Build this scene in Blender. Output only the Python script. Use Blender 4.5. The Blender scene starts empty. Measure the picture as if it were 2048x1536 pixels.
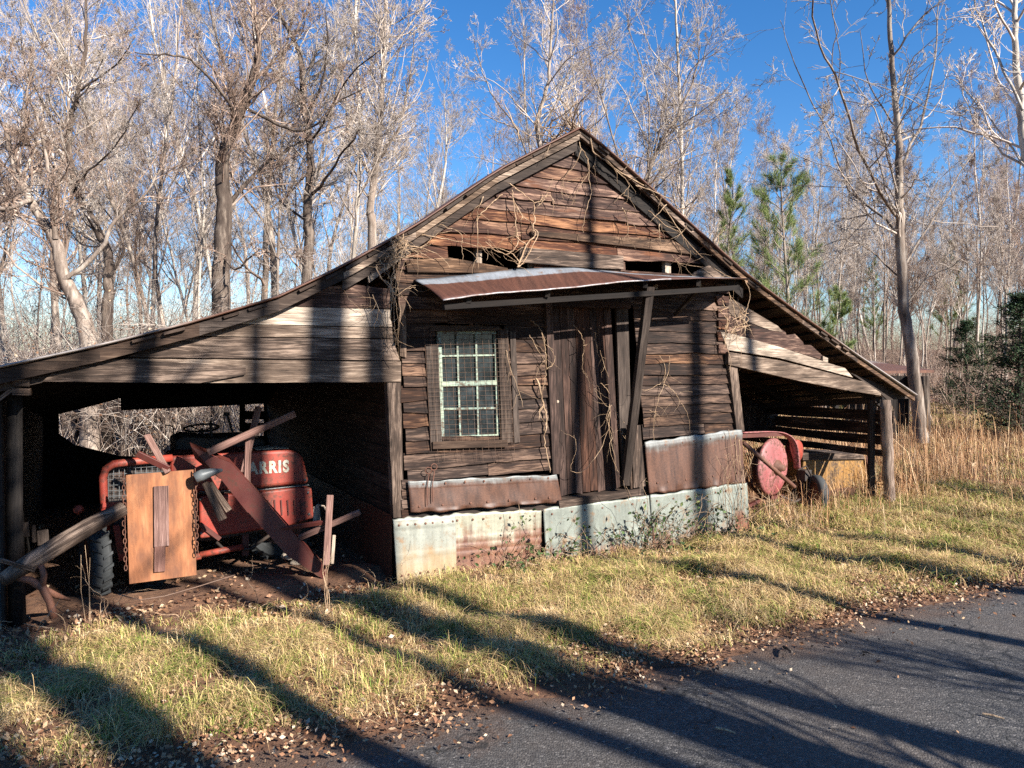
import bpy, math, random
import numpy as np
from mathutils import Vector
R = math.radians
random.seed(7)
rng = np.random.default_rng(11)
SC = bpy.context.scene
COL = SC.collection

# ------------------------------------------------------------------ camera, sky, sun, exposure
FPX, CX, CY, HZ, CAMZ = 1547.0, 1024.0, 768.0, 725.0, 2.0
PITCH = math.atan((CY - HZ) / FPX)
cam = bpy.data.cameras.new('camera')
cam.sensor_width = 36; cam.lens = FPX / 2048 * 36; cam.clip_start = 0.05; cam.clip_end = 2000
camo = bpy.data.objects.new('camera', cam); COL.objects.link(camo)
camo.location = (0, 0, CAMZ); camo.rotation_euler = (math.pi / 2 - PITCH, 0, 0)
SC.camera = camo

SUN_H = Vector((0.772, -0.636, 0)).normalized(); SUN_EL = R(30)
w = bpy.data.worlds.new('World'); SC.world = w; w.use_nodes = True
nt = w.node_tree; bg = nt.nodes['Background']
sky = nt.nodes.new('ShaderNodeTexSky'); sky.sky_type = 'NISHITA'; sky.sun_disc = False
sky.sun_elevation = SUN_EL; sky.sun_rotation = math.atan2(SUN_H.x, SUN_H.y)
sky.altitude = 600; sky.air_density = 1.0; sky.dust_density = 0.15; sky.ozone_density = 3.0
hsv = nt.nodes.new('ShaderNodeHueSaturation'); hsv.inputs['Saturation'].default_value = 1.3; hsv.inputs['Hue'].default_value = 0.505
nt.links.new(sky.outputs[0], hsv.inputs['Color']); nt.links.new(hsv.outputs[0], bg.inputs[0]); bg.inputs[1].default_value = 0.07
sl = bpy.data.lights.new('sun', 'SUN'); sl.energy = 5.0; sl.angle = R(0.5); sl.color = (1, 0.94, 0.85)
so = bpy.data.objects.new('sun', sl); COL.objects.link(so)
sv = Vector((SUN_H.x * math.cos(SUN_EL), SUN_H.y * math.cos(SUN_EL), math.sin(SUN_EL)))
so.rotation_euler = sv.to_track_quat('Z', 'Y').to_euler(); so.location = (10, -10, 20)
SC.view_settings.view_transform = 'Standard'; SC.view_settings.look = 'None'
SC.view_settings.exposure = 1.5; SC.view_settings.gamma = 1
SC.cycles.max_bounces = 4; SC.cycles.diffuse_bounces = 2; SC.cycles.glossy_bounces = 2
SC.cycles.transparent_max_bounces = 8; SC.cycles.use_denoising = False
SC.cycles.caustics_reflective = False; SC.cycles.caustics_refractive = False

# ------------------------------------------------------------------ site frame: t along the front wall, s out of it, z up
TH = math.atan2(0.481, 0.877)
dv = Vector((math.cos(TH), math.sin(TH), 0)); nv = Vector((math.sin(TH), -math.cos(TH), 0))
P0 = Vector((-1.051, 6.95, 0))
def W(t, s, z): return P0 + dv * t + nv * s + Vector((0, 0, z))
def ray(px, py):
    x = (px - CX) / FPX; u = -(py - CY) / FPX
    return Vector((x, math.cos(PITCH) + u * math.sin(PITCH), -math.sin(PITCH) + u * math.cos(PITCH)))
C0 = Vector((0, 0, CAMZ))
def F(px, py, s=0.0):                       # a measured point on a plane parallel to the front wall
    r = ray(px, py); k = (P0 + nv * s - C0).dot(nv) / r.dot(nv); return C0 + r * k
def tz(px, py, s=0.0):
    p = F(px, py, s) - P0; return (p.dot(dv), p.z)
def S(px, py, t):
    r = ray(px, py); k = (P0 + dv * t - C0).dot(dv) / r.dot(dv); return C0 + r * k
def G(px, py, z=0.0):
    r = ray(px, py); return C0 + r * ((z - CAMZ) / r.z)
def D(px, py, Y):
    r = ray(px, py); return C0 + r * (Y / r.y)
def ts(p): q = Vector(p) - P0; return q.dot(dv), q.dot(nv)

# ------------------------------------------------------------------ materials
def newmat(name):
    m = bpy.data.materials.new(name); m.use_nodes = True
    n = m.node_tree; b = n.nodes['Principled BSDF']; return m, n, b
def N(n, typ, **kw):
    x = n.nodes.new(typ)
    for k, v in kw.items():
        if k in x.inputs: x.inputs[k].default_value = v
        else: setattr(x, k, v)
    return x
def ramp(n, fac, stops):
    r = n.nodes.new('ShaderNodeValToRGB'); el = r.color_ramp.elements
    while len(el) < len(stops): el.new(0.5)
    for e, (p, c) in zip(el, stops): e.position = p; e.color = (*c, 1) if len(c) == 3 else c
    n.links.new(fac, r.inputs[0]); return r.outputs[0]
def mapped(n, src, scale, loc=(0, 0, 0)):
    m = n.nodes.new('ShaderNodeMapping'); m.inputs['Scale'].default_value = scale; m.inputs['Location'].default_value = loc
    n.links.new(src, m.inputs[0]); return m.outputs[0]
def noise(n, vec, scale=1, detail=5, rough=0.6):
    x = n.nodes.new('ShaderNodeTexNoise'); x.inputs['Scale'].default_value = scale; x.inputs['Detail'].default_value = detail
    x.inputs['Roughness'].default_value = rough
    if vec is not None: n.links.new(vec, x.inputs['Vector'])
    return x.outputs[0]
def mix(n, fac, a, b, mode='MIX'):
    x = n.nodes.new('ShaderNodeMix'); x.data_type = 'RGBA'; x.blend_type = mode
    for sck, v in ((x.inputs[0], fac), (x.inputs[6], a), (x.inputs[7], b)):
        if isinstance(v, (int, float)): sck.default_value = v
        elif isinstance(v, tuple): sck.default_value = (*v, 1)
        else: n.links.new(v, sck)
    return x.outputs[2]
def math_(n, op, a, b=None):
    x = n.nodes.new('ShaderNodeMath'); x.operation = op
    for i, v in enumerate((a, b)):
        if v is None: continue
        if isinstance(v, (int, float)): x.inputs[i].default_value = v
        else: n.links.new(v, x.inputs[i])
    return x.outputs[0]
def bump(n, b, h, strength=0.4, dist=0.01):
    x = n.nodes.new('ShaderNodeBump'); x.inputs['Strength'].default_value = strength; x.inputs['Distance'].default_value = dist
    n.links.new(h, x.inputs['Height']); n.links.new(x.outputs[0], b.inputs['Normal'])

def wood(name, dark, mid, light, var=0.5, patch=None):
    m, n, b = newmat(name)
    uv = n.nodes.new('ShaderNodeUVMap').outputs[0]
    g1 = noise(n, mapped(n, uv, (2.6, 30, 1)), 1, 7, 0.68); g1.node.inputs['Distortion'].default_value = 0.9
    kv = n.nodes.new('ShaderNodeTexVoronoi'); kv.inputs['Scale'].default_value = 1; n.links.new(mapped(n, uv, (2.2, 8.5, 1)), kv.inputs['Vector'])
    knot = ramp(n, kv.outputs['Distance'], [(0.05, (1, 1, 1)), (0.13, (0, 0, 0))])
    g2 = noise(n, mapped(n, uv, (6, 140, 1)), 1, 3, 0.7)
    big = noise(n, mapped(n, uv, (1.3, 4, 1)), 1, 3, 0.6)
    f = math_(n, 'ADD', math_(n, 'MULTIPLY', g1, 0.62), math_(n, 'MULTIPLY', g2, 0.38))
    f = math_(n, 'ADD', f, math_(n, 'MULTIPLY', math_(n, 'SUBTRACT', big, 0.5), 0.5))
    c = ramp(n, f, [(0.33, dark), (0.5, mid), (0.66, light)])
    geo = n.nodes.new('ShaderNodeNewGeometry')
    rnd = geo.outputs['Random Per Island']
    hs = n.nodes.new('ShaderNodeHueSaturation')
    n.links.new(c, hs.inputs['Color'])
    n.links.new(math_(n, 'ADD', math_(n, 'MULTIPLY', rnd, var), 1 - var * 0.5), hs.inputs['Value'])
    r2 = math_(n, 'FRACT', math_(n, 'MULTIPLY', rnd, 17.3))
    n.links.new(math_(n, 'ADD', math_(n, 'MULTIPLY', r2, 0.4), 0.75), hs.inputs['Saturation'])
    c = hs.outputs[0]
    if patch:
        pf = ramp(n, noise(n, mapped(n, uv, (1.1, 9, 1), (7, 3, 0)), 1, 4, 0.6), [(0.6, (0, 0, 0)), (0.72, (1, 1, 1))])
        c = mix(n, pf, c, patch)
    # dark drying cracks along the grain
    ck = ramp(n, noise(n, mapped(n, uv, (1.6, 95, 1), (2, 8, 0)), 1, 2, 0.5), [(0.3, (0, 0, 0)), (0.37, (1, 1, 1))])
    c = mix(n, math_(n, 'SUBTRACT', 1, ck), c, tuple(x * 0.25 for x in dark))
    c = mix(n, math_(n, 'MULTIPLY', knot, 0.75), c, tuple(x * 0.8 for x in dark))
    n.links.new(c, b.inputs['Base Color']); b.inputs['Roughness'].default_value = 0.82
    b.inputs['Specular IOR Level'].default_value = 0.25
    bump(n, b, math_(n, 'ADD', f, math_(n, 'MULTIPLY', ck, 0.5)), 0.7, 0.006)
    return m
M = {}
M['siding'] = wood('weathered siding', (0.004, 0.002, 0.0014), (0.027, 0.0125, 0.0075), (0.165, 0.095, 0.060), 0.6)
M['gable'] = wood('reddish gable siding', (0.007, 0.0028, 0.0018), (0.050, 0.019, 0.011), (0.27, 0.145, 0.085), 0.55, (0.12, 0.045, 0.02))
M['grey_board'] = wood('grey weathered board', (0.006, 0.0034, 0.0022), (0.050, 0.028, 0.017), (0.25, 0.16, 0.105), 0.7)
M['pale_board'] = wood('pale weathered board', (0.04, 0.026, 0.017), (0.24, 0.17, 0.115), (0.50, 0.39, 0.28), 0.3)
M['tan_board'] = wood('tan board', (0.02, 0.011, 0.006), (0.10, 0.06, 0.036), (0.34, 0.235, 0.155), 0.6)
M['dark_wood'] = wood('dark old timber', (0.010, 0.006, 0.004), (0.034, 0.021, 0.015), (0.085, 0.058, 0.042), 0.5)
M['shade_timber'] = wood('timber darkened for shade', (0.004, 0.003, 0.0025), (0.010, 0.007, 0.006), (0.022, 0.016, 0.012), 0.5)  # near-black colour carries the shade inside the bays and under the roof
M['door'] = wood('brown door plank', (0.005, 0.0025, 0.0016), (0.030, 0.0135, 0.009), (0.11, 0.056, 0.038), 0.2)
M['red_wood'] = wood('faded red painted slat', (0.04, 0.015, 0.01), (0.14, 0.06, 0.042), (0.27, 0.14, 0.105), 0.4)
M['log'] = wood('bleached log', (0.04, 0.022, 0.014), (0.17, 0.105, 0.07), (0.40, 0.29, 0.21), 0.1)

def plywood():
    m, n, b = newmat('orange plywood'); uv = n.nodes.new('ShaderNodeUVMap').outputs[0]
    a = noise(n, mapped(n, uv, (7, 1.4, 1)), 1, 4, 0.6); f2 = noise(n, mapped(n, uv, (60, 6, 1)), 1, 3, 0.6)
    c = ramp(n, math_(n, 'ADD', math_(n, 'MULTIPLY', a, 0.75), math_(n, 'MULTIPLY', f2, 0.25)), [(0.32, (0.12, 0.040, 0.014)), (0.5, (0.25, 0.092, 0.034)), (0.68, (0.35, 0.16, 0.07))])
    st = ramp(n, noise(n, mapped(n, uv, (6.5, 2.6, 1), (3, 5, 0)), 1, 5, 0.65), [(0.44, (0, 0, 0)), (0.66, (1, 1, 1))])
    c = mix(n, math_(n, 'MULTIPLY', st, 0.75), c, (0.09, 0.035, 0.018))
    n.links.new(c, b.inputs['Base Color']); b.inputs['Roughness'].default_value = 0.8; bump(n, b, f2, 0.3, 0.002); return m
M['plywood'] = plywood()

def tin(name, thr, zinc=(0.22, 0.24, 0.24), rust1=(0.075, 0.022, 0.012), rust2=(0.26, 0.10, 0.045), soft=0.12, amp=0.5, band=None):
    """zinc where UV v is above thr, rust below, broken up by noise"""
    m, n, b = newmat(name); uv = n.nodes.new('ShaderNodeUVMap').outputs[0]
    sx = n.nodes.new('ShaderNodeSeparateXYZ'); n.links.new(uv, sx.inputs[0])
    big = noise(n, mapped(n, uv, (2.2, 1.6, 1)), 1, 5, 0.65)
    drip = noise(n, mapped(n, uv, (16, 1.1, 1)), 1, 4, 0.6)
    fine = noise(n, mapped(n, uv, (40, 26, 1)), 1, 4, 0.7)
    v = math_(n, 'ADD', sx.outputs[1], math_(n, 'MULTIPLY', math_(n, 'SUBTRACT', math_(n, 'ADD', math_(n, 'MULTIPLY', big, 0.6), math_(n, 'MULTIPLY', drip, 0.4)), 0.5), amp * 2))
    fac = n.nodes.new('ShaderNodeMapRange'); n.links.new(v, fac.inputs[0])
    fac.inputs[1].default_value = thr - soft; fac.inputs[2].default_value = thr + soft
    fac.interpolation_type = 'SMOOTHSTEP'
    rust = ramp(n, math_(n, 'ADD', math_(n, 'MULTIPLY', drip, 0.6), math_(n, 'MULTIPLY', fine, 0.4)), [(0.34, rust1), (0.52, tuple((x + y) / 2 for x, y in zip(rust1, rust2))), (0.7, rust2)])
    zc = ramp(n, math_(n, 'ADD', math_(n, 'MULTIPLY', big, 0.5), math_(n, 'MULTIPLY', drip, 0.5)), [(0.3, tuple(x * 0.55 for x in zinc)), (0.5, zinc), (0.72, tuple(min(1, x * 1.5) for x in zinc))])
    ed = ramp(n, noise(n, mapped(n, uv, (9, 5, 1), (4, 4, 0)), 1, 4, 0.6), [(0.56, (0, 0, 0)), (0.7, (1, 1, 1))])
    zc = mix(n, math_(n, 'MULTIPLY', ed, 0.75), zc, (0.20, 0.105, 0.045))
    zc = mix(n, ramp(n, fine, [(0.55, (0, 0, 0)), (0.72, (0.7, 0.7, 0.7))]), zc, tuple(x * 0.35 for x in zinc))
    n.links.new(mix(n, fac.outputs[0], rust, zc), b.inputs['Base Color'])
    n.links.new(math_(n, 'MULTIPLY', fac.outputs[0], 0.35), b.inputs['Metallic'])
    b.inputs['Roughness'].default_value = 0.55; bump(n, b, fine, 0.25, 0.003)
    return m
M['tin_upper'] = tin('rusted tin with bright top edge', 0.86, zinc=(0.15, 0.155, 0.15), rust1=(0.024, 0.010, 0.007), rust2=(0.13, 0.058, 0.034), soft=0.10, amp=0.32)
M['tin_lower_left'] = tin('tin with rust orange streaks', 0.62, zinc=(0.26, 0.25, 0.19), rust1=(0.07, 0.025, 0.016), rust2=(0.24, 0.115, 0.065), soft=0.2, amp=1.0)
M['tin_lower_right'] = tin('grey galvanised tin', 0.22, zinc=(0.17, 0.185, 0.16), soft=0.16, amp=1.1)
M['tin_corner'] = tin('pale galvanised tin stained ochre', 0.38, zinc=(0.23, 0.235, 0.20), rust1=(0.2, 0.13, 0.065), rust2=(0.38, 0.28, 0.15), soft=0.3, amp=0.8)
M['tin_awning'] = tin('awning tin', 0.68, zinc=(0.26, 0.28, 0.31), rust1=(0.032, 0.012, 0.008), rust2=(0.12, 0.048, 0.03), soft=0.03, amp=0.08)
M['tin_roof'] = tin('rusty roof tin', 0.75, zinc=(0.3, 0.26, 0.24), rust1=(0.05, 0.02, 0.013), rust2=(0.16, 0.07, 0.04), amp=0.6)
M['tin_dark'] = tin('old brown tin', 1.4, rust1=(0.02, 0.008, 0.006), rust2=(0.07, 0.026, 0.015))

M['tin_edge'] = tin('bare tin edge', 0.0, zinc=(0.4, 0.42, 0.44), amp=0.3)
def paint(name, base, faded, rusty, k=0.5, rough=0.45):
    m, n, b = newmat(name); tc = n.nodes.new('ShaderNodeTexCoord').outputs['Object']
    a = noise(n, tc, 3.5, 6, 0.65); f = noise(n, tc, 28, 4, 0.7)
    c = mix(n, ramp(n, a, [(0.38, (0, 0, 0)), (0.62, (1, 1, 1))]), base, faded)
    rf = ramp(n, math_(n, 'ADD', math_(n, 'MULTIPLY', a, 0.5), math_(n, 'MULTIPLY', f, 0.5)), [(0.45 + 0.12 * (1 - k), (0, 0, 0)), (0.56 + 0.12 * (1 - k), (1, 1, 1))])
    c = mix(n, rf, c, rusty)
    gr_ = ramp(n, noise(n, mapped(n, tc, (2.4, 2.4, 1.0), (5, 1, 2)), 1, 6, 0.7), [(0.46, (0, 0, 0)), (0.68, (1, 1, 1))])
    c = mix(n, math_(n, 'MULTIPLY', gr_, 0.6 * k), c, tuple(x * 0.4 for x in rusty))
    n.links.new(c, b.inputs['Base Color']); b.inputs['Roughness'].default_value = rough; bump(n, b, f, 0.15, 0.002); return m
M['red_paint'] = paint('faded red paint', (0.25, 0.024, 0.013), (0.32, 0.062, 0.038), (0.10, 0.032, 0.02), 0.6, 0.6)
M['dark_red'] = paint('dark rust red steel', (0.065, 0.010, 0.007), (0.095, 0.02, 0.013), (0.06, 0.02, 0.012), 0.5, 0.6)
M['pink_paint'] = paint('sun bleached pink red paint', (0.25, 0.058, 0.058), (0.38, 0.15, 0.15), (0.10, 0.038, 0.024), 0.8, 0.6)
M['rust_steel'] = paint('rusty steel', (0.10, 0.038, 0.022), (0.16, 0.068, 0.04), (0.07, 0.03, 0.02), 0.5, 0.75)
M['black_iron'] = paint('blackened iron', (0.02, 0.015, 0.013), (0.035, 0.025, 0.02), (0.05, 0.025, 0.015), 0.5, 0.7)
M['rubber'] = paint('grey weathered rubber', (0.02, 0.022, 0.023), (0.04, 0.043, 0.045), (0.02, 0.02, 0.02), 0.3, 0.8)
M['yellow_paint'] = paint('mustard yellow painted steel', (0.22, 0.105, 0.02), (0.30, 0.165, 0.045), (0.07, 0.038, 0.018), 0.85, 0.7)
M['white_letter'] = paint('white lettering', (0.42, 0.42, 0.33), (0.5, 0.5, 0.42), (0.25, 0.16, 0.1), 0.5)
M['wire'] = paint('rusty wire', (0.13, 0.075, 0.05), (0.2, 0.13, 0.09), (0.07, 0.04, 0.03), 0.5, 0.7)
M['grey_metal'] = paint('dull grey metal', (0.07, 0.08, 0.085), (0.15, 0.16, 0.165), (0.07, 0.05, 0.04), 0.4, 0.45)
M['stone'] = paint('pale stone', (0.34, 0.28, 0.21), (0.45, 0.38, 0.3), (0.2, 0.13, 0.09), 0.5, 0.9)
M['sash'] = paint('peeling pale green sash paint', (0.28, 0.32, 0.23), (0.20, 0.30, 0.27), (0.10, 0.075, 0.05), 0.8, 0.8)
m, n, b = newmat('mottled dark glass'); tc = n.nodes.new('ShaderNodeTexCoord').outputs['Object']
n.links.new(ramp(n, noise(n, mapped(n, tc, (5, 5, 5)), 1, 6, 0.7), [(0.4, (0.006, 0.009, 0.010)), (0.6, (0.022, 0.029, 0.032)), (0.8, (0.08, 0.095, 0.10))]), b.inputs['Base Color'])  # noise mottles the panes from near black to pale blue-grey
b.inputs['Roughness'].default_value = 0.15; M['glass'] = m

def bark(name, c1, c2, c3, scale=(9, 9, 1.6), rv=0.35):
    m, n, b = newmat(name); tc = n.nodes.new('ShaderNodeTexCoord').outputs['Object']
    a = noise(n, mapped(n, tc, scale), 1, 6, 0.7); big = noise(n, tc, 0.9, 3, 0.6)
    f = math_(n, 'ADD', math_(n, 'MULTIPLY', a, 0.6), math_(n, 'MULTIPLY', big, 0.4))
    c = ramp(n, f, [(0.36, c1), (0.5, c2), (0.64, c3)])
    oi = n.nodes.new('ShaderNodeObjectInfo'); geo = n.nodes.new('ShaderNodeNewGeometry')
    hs = n.nodes.new('ShaderNodeHueSaturation'); n.links.new(c, hs.inputs['Color'])
    rr = math_(n, 'ADD', math_(n, 'MULTIPLY', oi.outputs['Random'], 0.5), math_(n, 'MULTIPLY', geo.outputs['Random Per Island'], 0.5))
    n.links.new(math_(n, 'ADD', math_(n, 'MULTIPLY', rr, rv * 2), 1 - rv), hs.inputs['Value'])
    n.links.new(hs.outputs[0], b.inputs['Base Color']); b.inputs['Roughness'].default_value = 0.9
    b.inputs['Specular IOR Level'].default_value = 0.2
    bump(n, b, a, 0.8, 0.02); return m
M['bark'] = bark('grey brown bark', (0.05, 0.036, 0.027), (0.20, 0.155, 0.125), (0.42, 0.36, 0.30))
M['bark_dark'] = bark('dark furrowed bark', (0.02, 0.014, 0.011), (0.075, 0.055, 0.044), (0.24, 0.19, 0.15))
M['bark_pale'] = bark('pale smooth bark', (0.13, 0.105, 0.085), (0.36, 0.31, 0.26), (0.6, 0.55, 0.49))
M['twig'] = bark('pale grey twigs', (0.17, 0.13, 0.105), (0.38, 0.315, 0.265), (0.61, 0.54, 0.475), (2, 2, 2), 0.55)
M['twig_brown'] = bark('brown grey twigs', (0.09, 0.06, 0.045), (0.25, 0.175, 0.135), (0.46, 0.36, 0.29), (2, 2, 2), 0.6)
M['vine'] = bark('tan vine stem', (0.10, 0.06, 0.036), (0.32, 0.215, 0.135), (0.58, 0.44, 0.30), (30, 30, 6), 0.35)

def leafy(name, stops, nscale=0.0, rough=0.7, trans=0.0):
    m, n, b = newmat(name); geo = n.nodes.new('ShaderNodeNewGeometry')
    f = geo.outputs['Random Per Island']
    if nscale:
        tc = n.nodes.new('ShaderNodeTexCoord').outputs['Object']
        f = math_(n, 'ADD', math_(n, 'MULTIPLY', f, 0.55), math_(n, 'MULTIPLY', math_(n, 'SUBTRACT', noise(n, tc, nscale, 4, 0.6), 0.28), 1.0))
    n.links.new(ramp(n, f, stops), b.inputs['Base Color']); b.inputs['Roughness'].default_value = rough
    b.inputs['Specular IOR Level'].default_value = 0.25
    return m
M['grass'] = leafy('winter grass', [(0.0, (0.05, 0.10, 0.013)), (0.22, (0.13, 0.19, 0.025)), (0.34, (0.34, 0.33, 0.08)), (0.42, (0.60, 0.45, 0.20)), (0.52, (0.22, 0.12, 0.055)), (0.62, (0.66, 0.47, 0.23)), (0.72, (0.36, 0.21, 0.10)), (0.85, (0.72, 0.56, 0.32)), (1.0, (0.40, 0.25, 0.13))], 2.3)
M['sedge'] = leafy('dry broomsedge', [(0.0, (0.22, 0.10, 0.045)), (0.4, (0.40, 0.21, 0.10)), (0.75, (0.52, 0.32, 0.17)), (1.0, (0.62, 0.46, 0.29))])
M['leaf'] = leafy('fallen leaves', [(0.0, (0.05, 0.024, 0.013)), (0.35, (0.18, 0.085, 0.046)), (0.65, (0.30, 0.165, 0.09)), (0.85, (0.40, 0.27, 0.16)), (1.0, (0.52, 0.42, 0.31))])
M['needle'] = leafy('pine needles', [(0.0, (0.05, 0.09, 0.022)), (0.5, (0.14, 0.20, 0.055)), (1.0, (0.32, 0.34, 0.14))])
M['cedar'] = leafy('dark cedar foliage', [(0.0, (0.008, 0.02, 0.008)), (0.6, (0.02, 0.045, 0.015)), (1.0, (0.05, 0.085, 0.03))])
M['ivy'] = leafy('dark green leaves', [(0.0, (0.02, 0.04, 0.012)), (0.6, (0.06, 0.10, 0.03)), (1.0, (0.15, 0.16, 0.06))])

m, n, b = newmat('soil and thatch'); tc = n.nodes.new('ShaderNodeTexCoord').outputs['Object']
a = noise(n, tc, 1.3, 6, 0.6); f = noise(n, tc, 18, 6, 0.75)
c = ramp(n, math_(n, 'ADD', math_(n, 'MULTIPLY', a, 0.5), math_(n, 'MULTIPLY', f, 0.5)), [(0.3, (0.03, 0.015, 0.008)), (0.45, (0.10, 0.045, 0.023)), (0.58, (0.18, 0.09, 0.047)), (0.75, (0.28, 0.17, 0.10))])
n.links.new(c, b.inputs['Base Color']); b.inputs['Roughness'].default_value = 0.95; bump(n, b, f, 0.9, 0.03); M['soil'] = m

m, n, b = newmat('worn asphalt'); tc = n.nodes.new('ShaderNodeTexCoord').outputs['Object']
vo = n.nodes.new('ShaderNodeTexVoronoi'); vo.inputs['Scale'].default_value = 85; n.links.new(tc, vo.inputs['Vector'])
fine = noise(n, tc, 60, 4, 0.7); big = noise(n, tc, 0.8, 5, 0.6)
hsn = n.nodes.new('ShaderNodeSeparateColor'); n.links.new(vo.outputs['Color'], hsn.inputs[0])
cc = ramp(n, hsn.outputs[0], [(0.0, (0.022, 0.021, 0.0215)), (0.6, (0.056, 0.052, 0.050)), (0.93, (0.088, 0.082, 0.077)), (1.0, (0.17, 0.155, 0.145))])
cc = mix(n, math_(n, 'MULTIPLY', ramp(n, big, [(0.45, (0, 0, 0)), (0.7, (1, 1, 1))]), 0.45), cc, (0.10, 0.075, 0.058))
dp = n.nodes.new('ShaderNodeVectorMath'); dp.operation = 'DOT_PRODUCT'; n.links.new(tc, dp.inputs[0]); dp.inputs[1].default_value = (nv.x, nv.y, 0)
dist_ = math_(n, 'SUBTRACT', dp.outputs['Value'], P0.dot(nv) + 2.72)
dist_ = math_(n, 'ADD', dist_, math_(n, 'MULTIPLY', math_(n, 'SUBTRACT', noise(n, tc, 2.2, 6, 0.7), 0.5), 1.1))
df = n.nodes.new('ShaderNodeMapRange'); n.links.new(dist_, df.inputs[0]); df.inputs[1].default_value = 0.32; df.inputs[2].default_value = -0.05
cc = mix(n, math_(n, 'MULTIPLY', df.outputs[0], 0.8), cc, (0.085, 0.045, 0.026))
vc = n.nodes.new('ShaderNodeTexVoronoi'); vc.feature = 'DISTANCE_TO_EDGE'; vc.inputs['Scale'].default_value = 0.55
wv = n.nodes.new('ShaderNodeVectorMath'); wv.operation = 'ADD'; nn_ = n.nodes.new('ShaderNodeTexNoise'); nn_.inputs['Scale'].default_value = 2.5; n.links.new(tc, nn_.inputs['Vector']); n.links.new(tc, wv.inputs[0]); n.links.new(nn_.outputs['Color'], wv.inputs[1]); n.links.new(wv.outputs[0], vc.inputs['Vector'])
crk = ramp(n, vc.outputs['Distance'], [(0.003, (1, 1, 1)), (0.008, (0, 0, 0))])
cc = mix(n, math_(n, 'MULTIPLY', crk, 0.8), cc, (0.008, 0.008, 0.008))
n.links.new(cc, b.inputs['Base Color']); b.inputs['Roughness'].default_value = 0.75
bump(n, b, math_(n, 'ADD', math_(n, 'SUBTRACT', 1, vo.outputs['Distance']), fine), 0.8, 0.006); M['asphalt'] = m

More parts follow.
